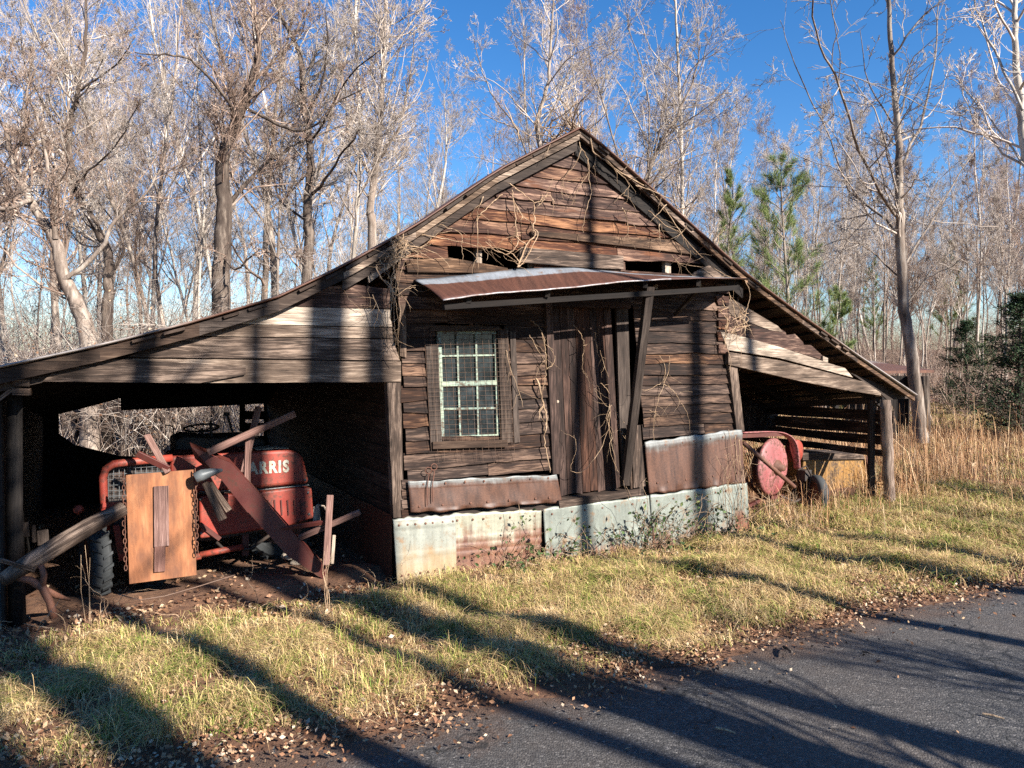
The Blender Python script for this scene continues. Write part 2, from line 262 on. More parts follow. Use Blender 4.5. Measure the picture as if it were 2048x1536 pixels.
# ------------------------------------------------------------------ object helpers
def tag(o, label=None, cat=None, group=None, kind=None):
    if label: o['label'] = label
    if cat: o['category'] = cat
    if group: o['group'] = group
    if kind: o['kind'] = kind
    return o
def empty(name, loc, label, cat, group=None):
    o = bpy.data.objects.new(name, None); COL.objects.link(o); o.location = loc; o.empty_display_size = 0.2
    return tag(o, label, cat, group)
def link(name, me, mat, parent=None):
    o = bpy.data.objects.new(name, me); COL.objects.link(o)
    if mat is not None: me.materials.append(mat)
    if parent is not None:
        o.parent = parent; 
        off = wloc(parent)
        me.transform(__import__('mathutils').Matrix.Translation(-off))
    return o
def wloc(o):
    v = Vector((0, 0, 0))
    while o is not None: v += Vector(o.location); o = o.parent
    return v
class MB:
    def __init__(s): s.v = []; s.f = []; s.uv = []
    def add(s, vs, fs, uvs):
        k = len(s.v); s.v += [tuple(p) for p in vs]
        for f in fs: s.f.append([k + i for i in f]); s.uv += [uvs[i] for i in f]
    def build(s, name, mat, parent=None, smooth=False, pivot=None):
        me = bpy.data.meshes.new(name); me.from_pydata(s.v, [], s.f)
        ul = me.uv_layers.new(name='UVMap'); ul.data.foreach_set('uv', [c for p in s.uv for c in p])
        if smooth: me.polygons.foreach_set('use_smooth', [True] * len(me.polygons))
        me.update(); 
        o = link(name, me, mat, parent)
        if parent is None:
            p = pivot if pivot is not None else Vector((sum(v[0] for v in s.v) / len(s.v), sum(v[1] for v in s.v) / len(s.v), min(v[2] for v in s.v)))
            me.transform(__import__('mathutils').Matrix.Translation(-p)); o.location = p
        return o
    # a flat board: polygon in wall coordinates (t,z), between depths sb (back) and sf (front)
    def plank(s, poly, sb, sf, vert=False):
        ru, rv = random.uniform(0, 90), random.uniform(0, 90); n_ = len(poly)
        a = sum(poly[i][0] * poly[(i + 1) % n_][1] - poly[(i + 1) % n_][0] * poly[i][1] for i in range(n_))
        if a < 0: poly = poly[::-1]
        vs = [W(t, sf, z) for t, z in poly] + [W(t, sb, z) for t, z in poly]
        uv = [((z + ru, t + rv) if vert else (t + ru, z + rv)) for t, z in poly]; uv = uv + [(u + 0.03, v + 0.03) for u, v in uv]
        fs = [list(range(n_)), list(range(2 * n_ - 1, n_ - 1, -1))] + [[i, i + n_, (i + 1) % n_ + n_, (i + 1) % n_] for i in range(n_)]
        s.add(vs, fs, uv)
    def beam(s, a, b, wd, th, face=None, twist=0.0, ends=None):
        """box from a to b; th is measured along `face`, wd across"""
        a = Vector(a); b = Vector(b); face = Vector(face) if face is not None else nv
        x = (b - a).normalized(); y = face.cross(x).normalized(); z = x.cross(y)
        if twist: y, z = y * math.cos(twist) + z * math.sin(twist), z * math.cos(twist) - y * math.sin(twist)
        vs = []; L = (b - a).length; ru, rv = random.uniform(0, 90), random.uniform(0, 90); uv = []
        w2 = wd if ends is None else ends
        for p, u, ww in ((a, 0, wd), (b, L, w2)):
            for i, (cy, cz) in enumerate(((-1, -1), (1, -1), (1, 1), (-1, 1))):
                vs.append(p + y * (cy * ww / 2) + z * (cz * th / 2)); uv.append((u + ru, i * 0.11 + rv))
        s.add(vs, [[0, 3, 2, 1], [4, 5, 6, 7], [0, 1, 5, 4], [1, 2, 6, 5], [2, 3, 7, 6], [3, 0, 4, 7]], uv)
    def box(s, c, ex, ey, ez):
        c, ex, ey, ez = map(Vector, (c, ex, ey, ez)); ru = random.uniform(0, 90)
        vs = [c + ex * i + ey * j + ez * k for k in (-1, 1) for j in (-1, 1) for i in (-1, 1)]
        L = [ex.length, ey.length, ez.length]
        uv = [(i * L[0] + k * L[2] * 0.3 + ru, k * L[2] + j * L[1] * 0.7) for k in (-1, 1) for j in (-1, 1) for i in (-1, 1)]
        s.add(vs, [[0, 2, 3, 1], [4, 5, 7, 6], [0, 1, 5, 4], [2, 6, 7, 3], [0, 4, 6, 2], [1, 3, 7, 5]], uv)
    def tube(s, pts, rad, sides=8, cap=True):
        pts = [Vector(p) for p in pts]; k = len(pts)
        if not hasattr(rad, '__len__'): rad = [rad] * k
        T = [(pts[min(i + 1, k - 1)] - pts[max(i - 1, 0)]).normalized() for i in range(k)]
        ref = Vector((0, 0, 1)) if abs(T[0].z) < 0.8 else Vector((1, 0, 0))
        y = T[0].cross(ref).normalized(); vs = []; uv = []; L = 0; ru = random.uniform(0, 50)
        for i in range(k):
            y = (y - T[i] * y.dot(T[i])).normalized(); z = T[i].cross(y)
            if i: L += (pts[i] - pts[i - 1]).length
            for j in range(sides):
                a = 2 * math.pi * j / sides
                vs.append(pts[i] + (y * math.cos(a) + z * math.sin(a)) * rad[i]); uv.append((L + ru, j / sides * rad[i] * 6))
        fs = [[i * sides + j, i * sides + (j + 1) % sides, (i + 1) * sides + (j + 1) % sides, (i + 1) * sides + j] for i in range(k - 1) for j in range(sides)]
        if cap: fs += [list(range(sides))[::-1], [(k - 1) * sides + j for j in range(sides)]]
        s.add(vs, fs, uv)
    def lathe(s, c, axis, prof, seg=32):
        """prof: list of (along axis, radius)"""
        c = Vector(c); ax = Vector(axis).normalized(); y = ax.cross(Vector((0, 0, 1)) if abs(ax.z) < 0.9 else Vector((1, 0, 0))).normalized(); z = ax.cross(y)
        vs = []; uv = []; m_ = len(prof)
        for j in range(seg):
            a = 2 * math.pi * j / seg
            for (h, r) in prof: vs.append(c + ax * h + (y * math.cos(a) + z * math.sin(a)) * r); uv.append((a, h + r))
        fs = [[j * m_ + i, j * m_ + i + 1, ((j + 1) % seg) * m_ + i + 1, ((j + 1) % seg) * m_ + i] for j in range(seg) for i in range(m_ - 1)]
        s.add(vs, fs, uv)
    def grid(s, fn, nu, nv_):
        """fn(u,v)->point ; uv = (u*len, v)"""
        vs = [fn(i / nu, j / nv_) for j in range(nv_ + 1) for i in range(nu + 1)]
        L = (Vector(vs[nu]) - Vector(vs[0])).length
        uv = [(i / nu * L + s_off, j / nv_) for j in range(nv_ + 1) for i in range(nu + 1) for s_off in (s.gu,)]
        s.add(vs, [[j * (nu + 1) + i, j * (nu + 1) + i + 1, (j + 1) * (nu + 1) + i + 1, (j + 1) * (nu + 1) + i] for j in range(nv_) for i in range(nu)], uv)
    gu = 0.0
def single(name, mb, mat, label, cat, group=None, smooth=False):
    return tag(mb.build(name, mat, None, smooth), label, cat, group)
def bevel(o, wd=0.01, seg=2):
    md = o.modifiers.new('bevel', 'BEVEL'); md.width = wd; md.segments = seg; md.limit_method = 'ANGLE'; return o

def np_mesh(name, V, Q, smooth=True):
    """V (n,3) float, Q (m,k) int"""
    me = bpy.data.meshes.new(name); V = np.ascontiguousarray(V, dtype=np.float32); Q = np.ascontiguousarray(Q, dtype=np.int32)
    k = Q.shape[1]
    me.vertices.add(len(V)); me.vertices.foreach_set('co', V.ravel())
    me.loops.add(Q.size); me.loops.foreach_set('vertex_index', Q.ravel())
    me.polygons.add(len(Q)); me.polygons.foreach_set('loop_start', np.arange(0, Q.size, k, dtype=np.int32))
    try: me.polygons.foreach_set('loop_total', np.full(len(Q), k, dtype=np.int32))
    except Exception: pass
    if smooth: me.polygons.foreach_set('use_smooth', np.ones(len(Q), dtype=bool))
    me.update(calc_edges=True); return me
def unit(a): return a / np.maximum(np.linalg.norm(a, axis=-1, keepdims=True), 1e-9)
def np_tubes(chains):
    """chains: list of (P[n,k,3], Rd[n,k], sides) -> V,Q"""
    Vs, Qs, off = [], [], 0
    for P, Rd, sd in chains:
        n_, k = Rd.shape
        if n_ == 0: continue
        T = np.empty_like(P); T[:, 1:-1] = P[:, 2:] - P[:, :-2]; T[:, 0] = P[:, 1] - P[:, 0]; T[:, -1] = P[:, -1] - P[:, -2]; T = unit(T)
        mean = np.abs(unit(P[:, -1] - P[:, 0])); ref = np.eye(3)[np.argmin(mean, axis=1)][:, None, :]
        y = unit(np.cross(T, ref)); z = np.cross(T, y)
        a = np.arange(sd) * 2 * np.pi / sd
        ring = y[:, :, None, :] * np.cos(a)[None, None, :, None] + z[:, :, None, :] * np.sin(a)[None, None, :, None]
        V = P[:, :, None, :] + ring * Rd[:, :, None, None]
        Vs.append(V.reshape(-1, 3))
        base = off + (np.arange(n_) * k * sd)[:, None, None]; i = (np.arange(k - 1) * sd)[None, :, None]; j = np.arange(sd)[None, None, :]; j2 = (j + 1) % sd
        Qs.append(np.stack([base + i + j, base + i + j2, base + i + sd + j2, base + i + sd + j], -1).reshape(-1, 4)); off += n_ * k * sd
    return np.concatenate(Vs), np.concatenate(Qs)
def grow(P, Dr, L, r0, r1, k, wander, up, g=None):
    g = g or rng; n_ = len(P); pts = np.empty((n_, k + 1, 3)); pts[:, 0] = P; d = unit(Dr); st = (L / k)[:, None]
    for i in range(k):
        d = unit(d + g.normal(0, wander, (n_, 3)) + np.array([0, 0, up])); pts[:, i + 1] = pts[:, i] + d * st
    u = np.linspace(0, 1, k + 1)[None, :]; return pts, r0[:, None] * (1 - u) + r1[:, None] * u
def kids(pts, rad, cnt, ang, lr, rr, lo=0.2, minr=0.003, g=None, lens=None):
    """cnt children for every chain"""
    g = g or rng; n_, k = rad.shape
    u = g.uniform(lo, 1.0, (n_, cnt)) * (k - 1); i = np.minimum(u.astype(int), k - 2); fr = (u - i)[..., None]; idx = np.arange(n_)[:, None]
    a, b_ = pts[idx, i], pts[idx, i + 1]; P = a * (1 - fr) + b_ * fr; T = unit(b_ - a)
    rv = g.normal(0, 1, P.shape); sd = unit(rv - T * (rv * T).sum(-1, keepdims=True))
    an = g.normal(ang, 0.18, u.shape)[..., None]; Dr = T * np.cos(an) + sd * np.sin(an)
    Lp = np.linalg.norm(pts[:, -1] - pts[:, 0], axis=-1)[:, None] if lens is None else lens[:, None]
    L = Lp * lr * (1.15 - 0.75 * u / (k - 1)) * g.uniform(0.6, 1.3, u.shape)
    r = (rad[idx, i] * (1 - fr[..., 0]) + rad[idx, i + 1] * fr[..., 0]) * rr
    return P.reshape(-1, 3), Dr.reshape(-1, 3), L.ravel(), np.maximum(r.ravel(), minr)
def branch_levels(pts, rad, spec, g, minr):
    """spec list of (count, angle, length ratio, radius ratio, segments, wander, up, sides, lo)"""
    out = []
    for (c, an, lr, rr, k, wa, up, sd, lo) in spec:
        P, Dr, L, r = kids(pts, rad, c, an, lr, rr, lo, minr, g); pts, rad = grow(P, Dr, L, r, np.maximum(r * 0.35, minr * 0.7), k, wa, up, g)
        out.append((pts, rad, sd))
    return out
def mesh_of(name, chains): V, Q = np_tubes(chains); return np_mesh(name, V, Q)

def smooth(P, k=5, jit=0.006):
    P = [Vector(p) for p in P]; out = []
    for i in range(len(P) - 1):
        p0, p1, p2, p3 = P[max(i - 1, 0)], P[i], P[i + 1], P[min(i + 2, len(P) - 1)]
        for j in range(k):
            u = j / k; out.append(0.5 * ((2 * p1) + (p2 - p0) * u + (2 * p0 - 5 * p1 + 4 * p2 - p3) * u * u + (3 * p1 - p0 - 3 * p2 + p3) * u ** 3) + Vector([random.gauss(0, jit) for _ in range(3)]))
    return out + [P[-1]]

# ------------------------------------------------------------------ ground and road
def hnoise(x, y):
    return 0.03 * np.sin(x * 1.3 + 0.7 * y) * np.cos(y * 1.1 - 0.4 * x) + 0.02 * np.sin(x * 3.1 - y * 2.3) + 0.012 * np.sin(5.3 * x + 4.1 * y)
PX, PY, DX, DY, NX, NY = P0.x, P0.y, dv.x, dv.y, nv.x, nv.y
def tsa(x, y): return (x - PX) * DX + (y - PY) * DY, (x - PX) * NX + (y - PY) * NY
def hgt(x, y):
    x = np.asarray(x, float); y = np.asarray(y, float); t, s_ = tsa(x, y)
    road = np.clip((np.abs(s_ - 5.0) - 2.3) / 0.8, 0, 1); road = road * road * (3 - 2 * road)
    z = (hnoise(x, y) + 0.03) * road
    z = z + 0.16 * np.clip((t - 4.5) / 3.0, 0, 1) * np.clip((2.3 - s_) / 2.5, 0, 1)
    far = np.clip((np.hypot(x, y) - 24) / 60, 0, 1.8); z = z + far ** 1.3 * 1.6 + 0.25 * far * np.sin(x * 0.13)
    return z
def axis(lo, hi, a, b_, fine, coarse):
    return np.unique(np.concatenate([np.linspace(lo, a, coarse), np.arange(a, b_, fine), np.linspace(b_, hi, coarse)]))
gx = axis(-400, 400, -12, 16, 0.14, 40); gy = axis(-250, 500, -3, 22, 0.14, 40)
X, Y = np.meshgrid(gx, gy); Z = hgt(X, Y); nx_, ny_ = len(gx), len(gy)
idx = np.arange(nx_ * ny_).reshape(ny_, nx_)
me = np_mesh('ground', np.stack([X, Y, Z], -1).reshape(-1, 3), np.stack([idx[:-1, :-1], idx[:-1, 1:], idx[1:, 1:], idx[1:, :-1]], -1).reshape(-1, 4))
tag(link('ground', me, M['soil']), kind='structure')
# road, edge eaten by soil
es = np.arange(-60, 90, 0.12)
def edge_s(t): return 2.70 + 0.05 * np.sin(t * 1.7) + 0.035 * np.sin(t * 5.1 + 1) + 0.02 * np.sin(t * 13.0) - 0.33 * np.clip((-1.2 - t) / 1.5, 0, 1)
rv_ = []
for f_ in np.linspace(0, 1, 10):
    sfar = 7.4 + 0.05 * np.sin(es * 1.3)
    s_ = edge_s(es) * (1 - f_) + sfar * f_
    rv_.append(np.stack([PX + es * DX + s_ * NX, PY + es * DY + s_ * NY, np.full(es.shape, 0.018 if 0 < f_ < 1 else 0.004)], -1))
V = np.concatenate(rv_); k = len(es); idx = np.arange(10 * k).reshape(10, k)
me = np_mesh('road', V, np.stack([idx[:-1, :-1], idx[1:, :-1], idx[1:, 1:], idx[:-1, 1:]], -1).reshape(-1, 4))
tag(link('road', me, M['asphalt']), kind='structure')

# ------------------------------------------------------------------ the barn
barn = empty('barn', W(2.1, 0, 0), 'old weathered wooden shed with gabled front, tin skirting and a lean-to on each side', 'shed')
DEP = 5.8
DROP = 0.105
def line_t(pts, z, s=0.0):
    q = sorted(((tz(x, y, s)[1], tz(x, y, s)[0]) for x, y in pts))
    zs = [a for a, _ in q]; tt = [b for _, b in q]; return float(np.interp(z, zs, tt))
def clap(mb, t0, t1, z0, z1, s_bot, s_top, wav=0.006, splits=None):
    """one lapped board, slightly warped"""
    if t1 - t0 < 0.05: return
    n_ = max(3, int((t1 - t0) / 0.12)); ru, rvv = random.uniform(0, 90), random.uniform(0, 90)
    ph = random.uniform(0, 6); tilt = random.gauss(0, 0.004); cup = abs(random.gauss(0, 0.006)); vs = []; uv = []
    for i in range(n_ + 1):
        u = i / n_; t = t0 + (t1 - t0) * u
        wz = wav * math.sin(ph + t * 4.3) + tilt * (u - 0.5) * 2 + random.gauss(0, wav * 0.35)
        so_ = cup * math.sin(ph * 2 + t * 2.7) + 0.003 * random.random()
        if random.random() < 0.05: wz += random.uniform(0.004, 0.012)
        zb, zt = z0 + wz, z1 + wav * 0.6 * math.sin(ph + t * 3)
        for (z, s) in ((zb, s_bot + so_), (zt, s_top + so_ * 0.5), (zt, s_top - 0.012), (zb, s_bot + so_ - 0.018)):
            vs.append(W(t, s, z)); uv.append((t + ru, z + rvv + (0.02 if s < s_top else 0)))
    fs = []
    for i in range(n_):
        a = i * 4; b_ = a + 4
        fs += [[a, b_, b_ + 1, a + 1], [a + 1, b_ + 1, b_ + 2, a + 2], [a + 2, b_ + 2, b_ + 3, a + 3], [a + 3, b_ + 3, b_, a]]
    fs += [[0, 1, 2, 3], [n_ * 4 + 3, n_ * 4 + 2, n_ * 4 + 1, n_ * 4]]
    mb.add(vs, fs, uv)
def siding(mb, left, right, zlo, zhi, expo, skip=(), breaks=(), jitter=0.02, wav=0.006):
    z = zlo; row = 0
    while z < zhi:
        e = expo * random.uniform(0.88, 1.12); a = line_t(left, z + e / 2) + random.gauss(0, jitter * 0.5); b_ = line_t(right, z + e / 2) + random.gauss(0, jitter)
        segs = [(a, b_)]
        if random.random() < 0.35 and b_ - a > 1.4:
            c = random.uniform(a + 0.4, b_ - 0.4); segs = [(a, c - 0.003), (c + 0.003, b_)]
        for (p, q) in segs:
            sk = [x for x in skip if x[2] < z + e / 2 < x[3]]
            pieces = [(p, q)]
            for x in sk:
                nx2 = []
                for (u, v) in pieces:
                    if x[1] <= u or x[0] >= v: nx2.append((u, v))
                    else:
                        if x[0] > u: nx2.append((u, x[0] + random.gauss(0, .02)))
                        if x[1] < v: nx2.append((x[1] + random.gauss(0, .02), v))
                pieces = nx2
            for (u, v) in pieces: clap(mb, u, v, z - 0.012, z + e + 0.004, 0.030, 0.008, wav)
        z += e; row += 1
# main-front siding left of the door (window hole cut), right of the door
win = [tz(868, 655), tz(1005, 655), tz(1005, 885), tz(868, 885)]
wt0, wt1 = tz(872, 770)[0], tz(1000, 770)[0]; wz0, wz1 = tz(940, 884)[1], tz(940, 655)[1]
zA0 = tz(960, 948)[1]; zA1 = tz(950, 548)[1]
mb = MB()
siding(mb, [(792, 480), (800, 700), (812, 945)], [(1092, 560), (1094, 700), (1106, 945)], zA0, zA1, 0.118, skip=[(wt0 - 0.02, wt1 + 0.02, wz0, wz1)], wav=0.008)
mb.build('front_siding', M['siding'], barn)
mb = MB(); zB0 = tz(1380, 868)[1]; zB1 = tz(1380, 560)[1]
siding(mb, [(1262, 560), (1272, 700), (1285, 880)], [(1440, 560), (1456, 700), (1478, 870)], zB0, zB1, 0.118, jitter=0.03)
mb.build('front_siding', M['siding'], barn)
# piece above the door
mb = MB()
siding(mb, [(1090, 540), (1090, 605)], [(1264, 540), (1264, 605)], tz(1170, 606)[1], zA1, 0.118); mb.build('front_siding', M['siding'], barn)
# gable
GL = [(1156, 286), (1000, 372), (840, 462), (795, 492), (795, 560)]; GR = [(1156, 286), (1240, 368), (1340, 462), (1430, 540), (1462, 566)]
gz0 = zA1; gz1 = tz(1156, 296)[1]
gap1 = (*(tz(892, 520)[0], tz(1062, 525)[0]), tz(950, 536)[1], tz(950, 502)[1])
gap2 = (tz(1247, 520)[0], tz(1402, 520)[0], tz(1300, 537)[1], tz(1300, 512)[1])
mb = MB(); siding(mb, GL, GR, gz0, gz1, 0.125, skip=[gap1, gap2], jitter=0.008, wav=0.009)
mb.build('gable_siding', M['gable'], barn)
mb = MB()                                   # loose boards nailed over the gable
def pk(mb, pts, sb, sf, vert=False): mb.plank([tz(x, y, sf) for x, y in pts], sb, sf, vert)
pk(mb, [(1040, 494), (1247, 512), (1247, 538), (1150, 534), (1040, 524)], 0.034, 0.056)
pk(mb, [(812, 520), (900, 515), (1015, 536), (1020, 546), (815, 544)], 0.034, 0.05)
pk(mb, [(1062, 462), (1345, 480), (1395, 510), (1300, 498), (1062, 470)], 0.034, 0.05)
pk(mb, [(1390, 544), (1418, 530), (1450, 556), (1380, 556)], 0.036, 0.058)
pk(mb, [(800, 610), (812, 608), (813, 715), (800, 712)], 0.03, 0.045, True)
mb.build('patch_board', M['grey_board'], barn)
for x in (952, 1060, 1330, 1160, 870):
    mb = MB(); pk(mb, [(x, 470), (x + 11, 470), (x + 12, 556), (x + 1, 556)], -0.09, -0.03, True); mb.build('stud', M['pale_board'], barn)
# dark shell: sheet behind the door, sides, back (all a little inside the skins)
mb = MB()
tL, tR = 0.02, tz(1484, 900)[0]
mb.plank([tz(1085, 600), tz(1270, 600), tz(1262, 975), tz(1110, 1000)], -0.5, -0.46, True)  # near-black sheet set behind the door so its gaps look dark
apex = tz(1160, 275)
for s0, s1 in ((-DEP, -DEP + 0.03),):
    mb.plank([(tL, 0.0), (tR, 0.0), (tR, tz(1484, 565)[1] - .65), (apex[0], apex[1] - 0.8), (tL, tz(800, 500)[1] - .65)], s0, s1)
mb.build('back_wall', M['shade_timber'], barn)
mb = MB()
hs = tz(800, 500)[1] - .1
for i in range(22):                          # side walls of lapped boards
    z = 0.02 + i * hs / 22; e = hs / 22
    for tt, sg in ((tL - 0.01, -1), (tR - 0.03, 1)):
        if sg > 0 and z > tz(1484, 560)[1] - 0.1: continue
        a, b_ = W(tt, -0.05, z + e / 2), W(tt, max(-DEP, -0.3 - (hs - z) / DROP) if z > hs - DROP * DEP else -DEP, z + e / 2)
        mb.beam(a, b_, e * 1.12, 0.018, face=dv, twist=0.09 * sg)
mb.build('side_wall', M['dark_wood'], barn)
# corner posts
mb = MB(); pk(mb, [(774, 764), (802, 764), (808, 1034), (787, 1036)], -0.06, 0.02, True); mb.build('corner_post', M['grey_board'], barn)
mb = MB(); pk(mb, [(1458, 730), (1474, 728), (1489, 862), (1474, 864)], 0.0, 0.06, True); mb.build('corner_post', M['grey_board'], barn)
mb = MB()                                     # short notched ends of the corner
for y in range(568, 700, 24):
    pk(mb, [(1436 + random.randint(-4, 4), y), (1458, y + 1), (1458, y + 19), (1437, y + 18)], 0.0, 0.045)
mb.build('corner_blocks', M['gable'], barn)
mb = MB()
for y in range(960, 1030, 20): pk(mb, [(803, y), (816, y), (818, y + 16), (805, y + 17)], 0.0, 0.03)
mb.build('corner_blocks', M['siding'], barn)

# tin skirting
def sheet(mb, TL, TR, BR, BL, s, ridges=(), nu=70, nv_=26, dent=0.0035, bulge=0.0, seed=0, low=0.0):
    a, b_, c, d_ = [Vector((p[0], p[1])) for p in (TL, TR, BR, BL)]; g = random.Random(seed); ph = [g.uniform(0, 6) for _ in range(6)]
    def fn(u, v):
        top = a + (b_ - a) * u; bot = d_ + (c - d_) * u; p = bot + (top - bot) * v
        so_ = s + sum(0.009 * math.exp(-((v - r_) / 0.012) ** 2) for r_ in ridges)
        so_ += dent * (math.sin(ph[0] + 5 * u + 2 * v) + 0.6 * math.sin(ph[1] + 13 * u - 5 * v) + 0.3 * math.sin(ph[2] + 31 * u + 7 * v)) + bulge * math.sin(math.pi * v)
        so_ += low * (1 - v) + (0.012 * math.sin(ph[5] + 23 * u) + 0.008 * math.sin(ph[2] + 57 * u)) * max(0, 0.12 - v) / 0.12
        zz = p.y + (0.006 * math.sin(ph[3] + 17 * u) + 0.004 * math.sin(ph[4] + 43 * u) if v in (0.0, 1.0) else 0)
        return W(p.x, so_, zz)
    mb.gu = g.uniform(0, 40); mb.grid(fn, nu, nv_)
T_ = lambda x, y: tz(x, y, 0.05)
def tinpart(mat, a, b_, c, d_, s, **k):
    mb = MB(); sheet(mb, T_(*a), T_(*b_), T_(*c), T_(*d_), s, **k)
    nm = MB(); A_, B_, C_, D_ = [Vector(T_(*q_)) for q_ in (a, b_, c, d_)]
    for v_ in (.9, .2):
        for i_ in range(7):
            u_ = (i_ + .3 + random.random() * .4) / 7; p_ = (D_ + (C_ - D_) * u_) * (1 - v_) + (A_ + (B_ - A_) * u_) * v_; nm.lathe(W(p_.x, s + (k.get('low', 0) * (1 - v_)), p_.y), nv, [(0, .011), (.010, .010), (.013, 0)], 7)
    tag(nm.build('nails', M['rust_steel'], barn), kind='stuff')
    o = mb.build('tin_skirting', M[mat], barn, smooth=True); md = o.modifiers.new('thick', 'SOLIDIFY'); md.thickness = 0.004; return o
tinpart('tin_upper', (815, 963), (1112, 949), (1124, 1004), (821, 1026), 0.06, ridges=(0.9, 0.82), seed=1)
tinpart('tin_upper', (1287, 884), (1482, 858), (1489, 966), (1298, 988), 0.062, ridges=(0.93, 0.88), seed=2)
tinpart('tin_corner', (784, 1036), (908, 1028), (908, 1158), (790, 1178), 0.075, ridges=(0.95, 0.88, 0.45), seed=3, low=0.04)
tinpart('tin_lower_left', (904, 1027), (1080, 1018), (1078, 1140), (904, 1160), 0.070, ridges=(0.95, 0.9, 0.62, 0.5, 0.38), seed=4, low=0.03)
tinpart('tin_lower_right', (1084, 1016), (1302, 990), (1304, 1110), (1086, 1144), 0.075, ridges=(0.94, 0.45), seed=5, low=0.05)
tinpart('tin_lower_right', (1296, 990), (1490, 964), (1490, 1072), (1298, 1112), 0.082, ridges=(0.94, 0.45), seed=6, low=0.05)
mb = MB()                                    # tin along the side wall inside the left bay
def fnS(u, v): return W(-0.035 + 0.006 * math.sin(u * 20), -0.0 - u * 4.5, v * 0.62)
mb.grid(fnS, 40, 6); mb.build('tin_skirting', M['tin_dark'], barn, smooth=True)
# dark sill timbers behind the tin
mb = MB(); mb.plank([(0.03, 0.0), (tR - 0.05, 0.0), tz(1480, 870), tz(1282, 892), tz(1276, 990), tz(1115, 1008), tz(1106, 950), tz(815, 958)], -0.05, 0.0); mb.build('sill_timber', M['dark_wood'], barn)

# door and its surround
mb = MB(); xs = np.linspace(0, 1, 9)
for i in range(8):
    u0, u1 = xs[i] + 0.004, xs[i + 1] - 0.004
    lo = lambda u: (1121 + (1241 - 1121) * u, 992 + (976 - 992) * u + random.uniform(-3, 3)); hi = lambda u: (1104 + (1222 - 1104) * u, 612 + (618 - 612) * u)
    pk(mb, [lo(u0), lo(u1), hi(u1), hi(u0)], -0.09 + random.uniform(-.003, .003), -0.055 + random.uniform(-.004, .004), True)
door = mb.build('door', M['door'], barn)
mb = MB(); mb.lathe(F(1114, 803, -0.045), nv, [(0, 0.0), (0.006, 0.014), (0.016, 0.014), (0.022, 0.0)], 14); mb.build('knob', M['stone'], door)
mb = MB()
pk(mb, [(1091, 600), (1104, 600), (1121, 948), (1106, 948)], -0.03, 0.05, True)
pk(mb, [(1090, 600), (1262, 604), (1262, 617), (1090, 613)], -0.03, 0.045)
mb.build('door_frame', M['door'], barn)
mb = MB(); pk(mb, [(1232, 600), (1256, 600), (1262, 850), (1268, 978), (1250, 980), (1240, 850)], -0.05, -0.02, True); mb.build('jamb_board', M['dark_wood'], barn)
mb = MB(); pk(mb, [(1118, 1002), (1282, 978), (1282, 990), (1120, 1016)], -0.10, 0.09); mb.build('threshold', M['grey_board'], barn)
mb = MB(); pk(mb, [(1262, 852), (1281, 850), (1291, 972), (1268, 976)], 0.05, 0.075, True); pk(mb, [(1255, 850), (1265, 850), (1272, 976), (1262, 978)], 0.04, 0.06, True)
mb.build('side_board', M['grey_board'], barn)

# window: frame > sash with bars; glass; wire screen
wf = MB(); Wp = lambda mbx, pts, a, b_, v=False: mbx.plank([tz(x, y, b_) for x, y in pts], a, b_, v)
Wp(wf, [(852, 688), (876, 688), (884, 886), (862, 890)], -0.02, 0.045, True)
Wp(wf, [(996, 660), (1016, 660), (1026, 884), (1004, 888)], -0.02, 0.045, True)
Wp(wf, [(1020, 664), (1031, 664), (1040, 884), (1029, 886)], 0.02, 0.035, True)
Wp(wf, [(866, 884), (1014, 880), (1016, 893), (866, 898)], -0.02, 0.07)
Wp(wf, [(862, 652), (1000, 652), (1000, 662), (862, 662)], -0.02, 0.045)
window = wf.build('window', M['dark_wood'], barn)
sa = MB()
def bar(x0, y0, x1, y1, wpx, s0=-0.03, s1=0.0):
    a, b_ = tz(x0, y0), tz(x1, y1); dx, dz = b_[0] - a[0], b_[1] - a[1]; L = math.hypot(dx, dz); wd = wpx * 0.0024
    ox, oz = -dz / L * wd, dx / L * wd
    sa.plank([(a[0] - ox, a[1] - oz), (b_[0] - ox, b_[1] - oz), (b_[0] + ox, b_[1] + oz), (a[0] + ox, a[1] + oz)], s0, s1)
bar(878, 663, 885, 880, 8, -0.04, 0.006); bar(992, 664, 997, 877, 8, -0.04, 0.006)
bar(876, 664, 996, 664, 7, -0.04, 0.005); bar(882, 768, 994, 765, 9, -0.04, 0.010); bar(884, 878, 998, 873, 10, -0.04, 0.009)
for x0, x1 in ((914, 921), (952, 957)): bar(x0, 664, x1, 878, 3.6)
for y in (711, 817): bar(880, y + 1, 995, y - 1, 3.2, -0.03, -0.001)
sa.build('sash', M['sash'], window)
gl = MB(); gl.plank([tz(876, 662), tz(996, 662), tz(998, 876), tz(884, 880)], -0.03, -0.022); gl.build('glass_pane', M['glass'], window)
sc = MB()
def scr(u, v, s=0.06): # wire mesh panel bowed slightly
    x = 848 + (1014 - 848) * u + (v - 0) * 16; y = 652 + (925 - 652) * v - 3 * u
    return F(x, y, s + 0.012 * math.sin(u * 7 + v * 3))
for i in range(14): sc.tube([scr(i / 13, 0.02 + k / 10 * (0.98 if i % 3 else 0.9)) for k in range(11)], 0.0014, 3, False)
for j in range(30):
    sc.tube([scr((0.0 if j < 24 else 0.12) + k / 10 * (1 - (0.0 if j < 24 else 0.12)), j / 29) for k in range(11)], 0.0014, 3, False)
sc.build('wire_screen', M['wire'], window)
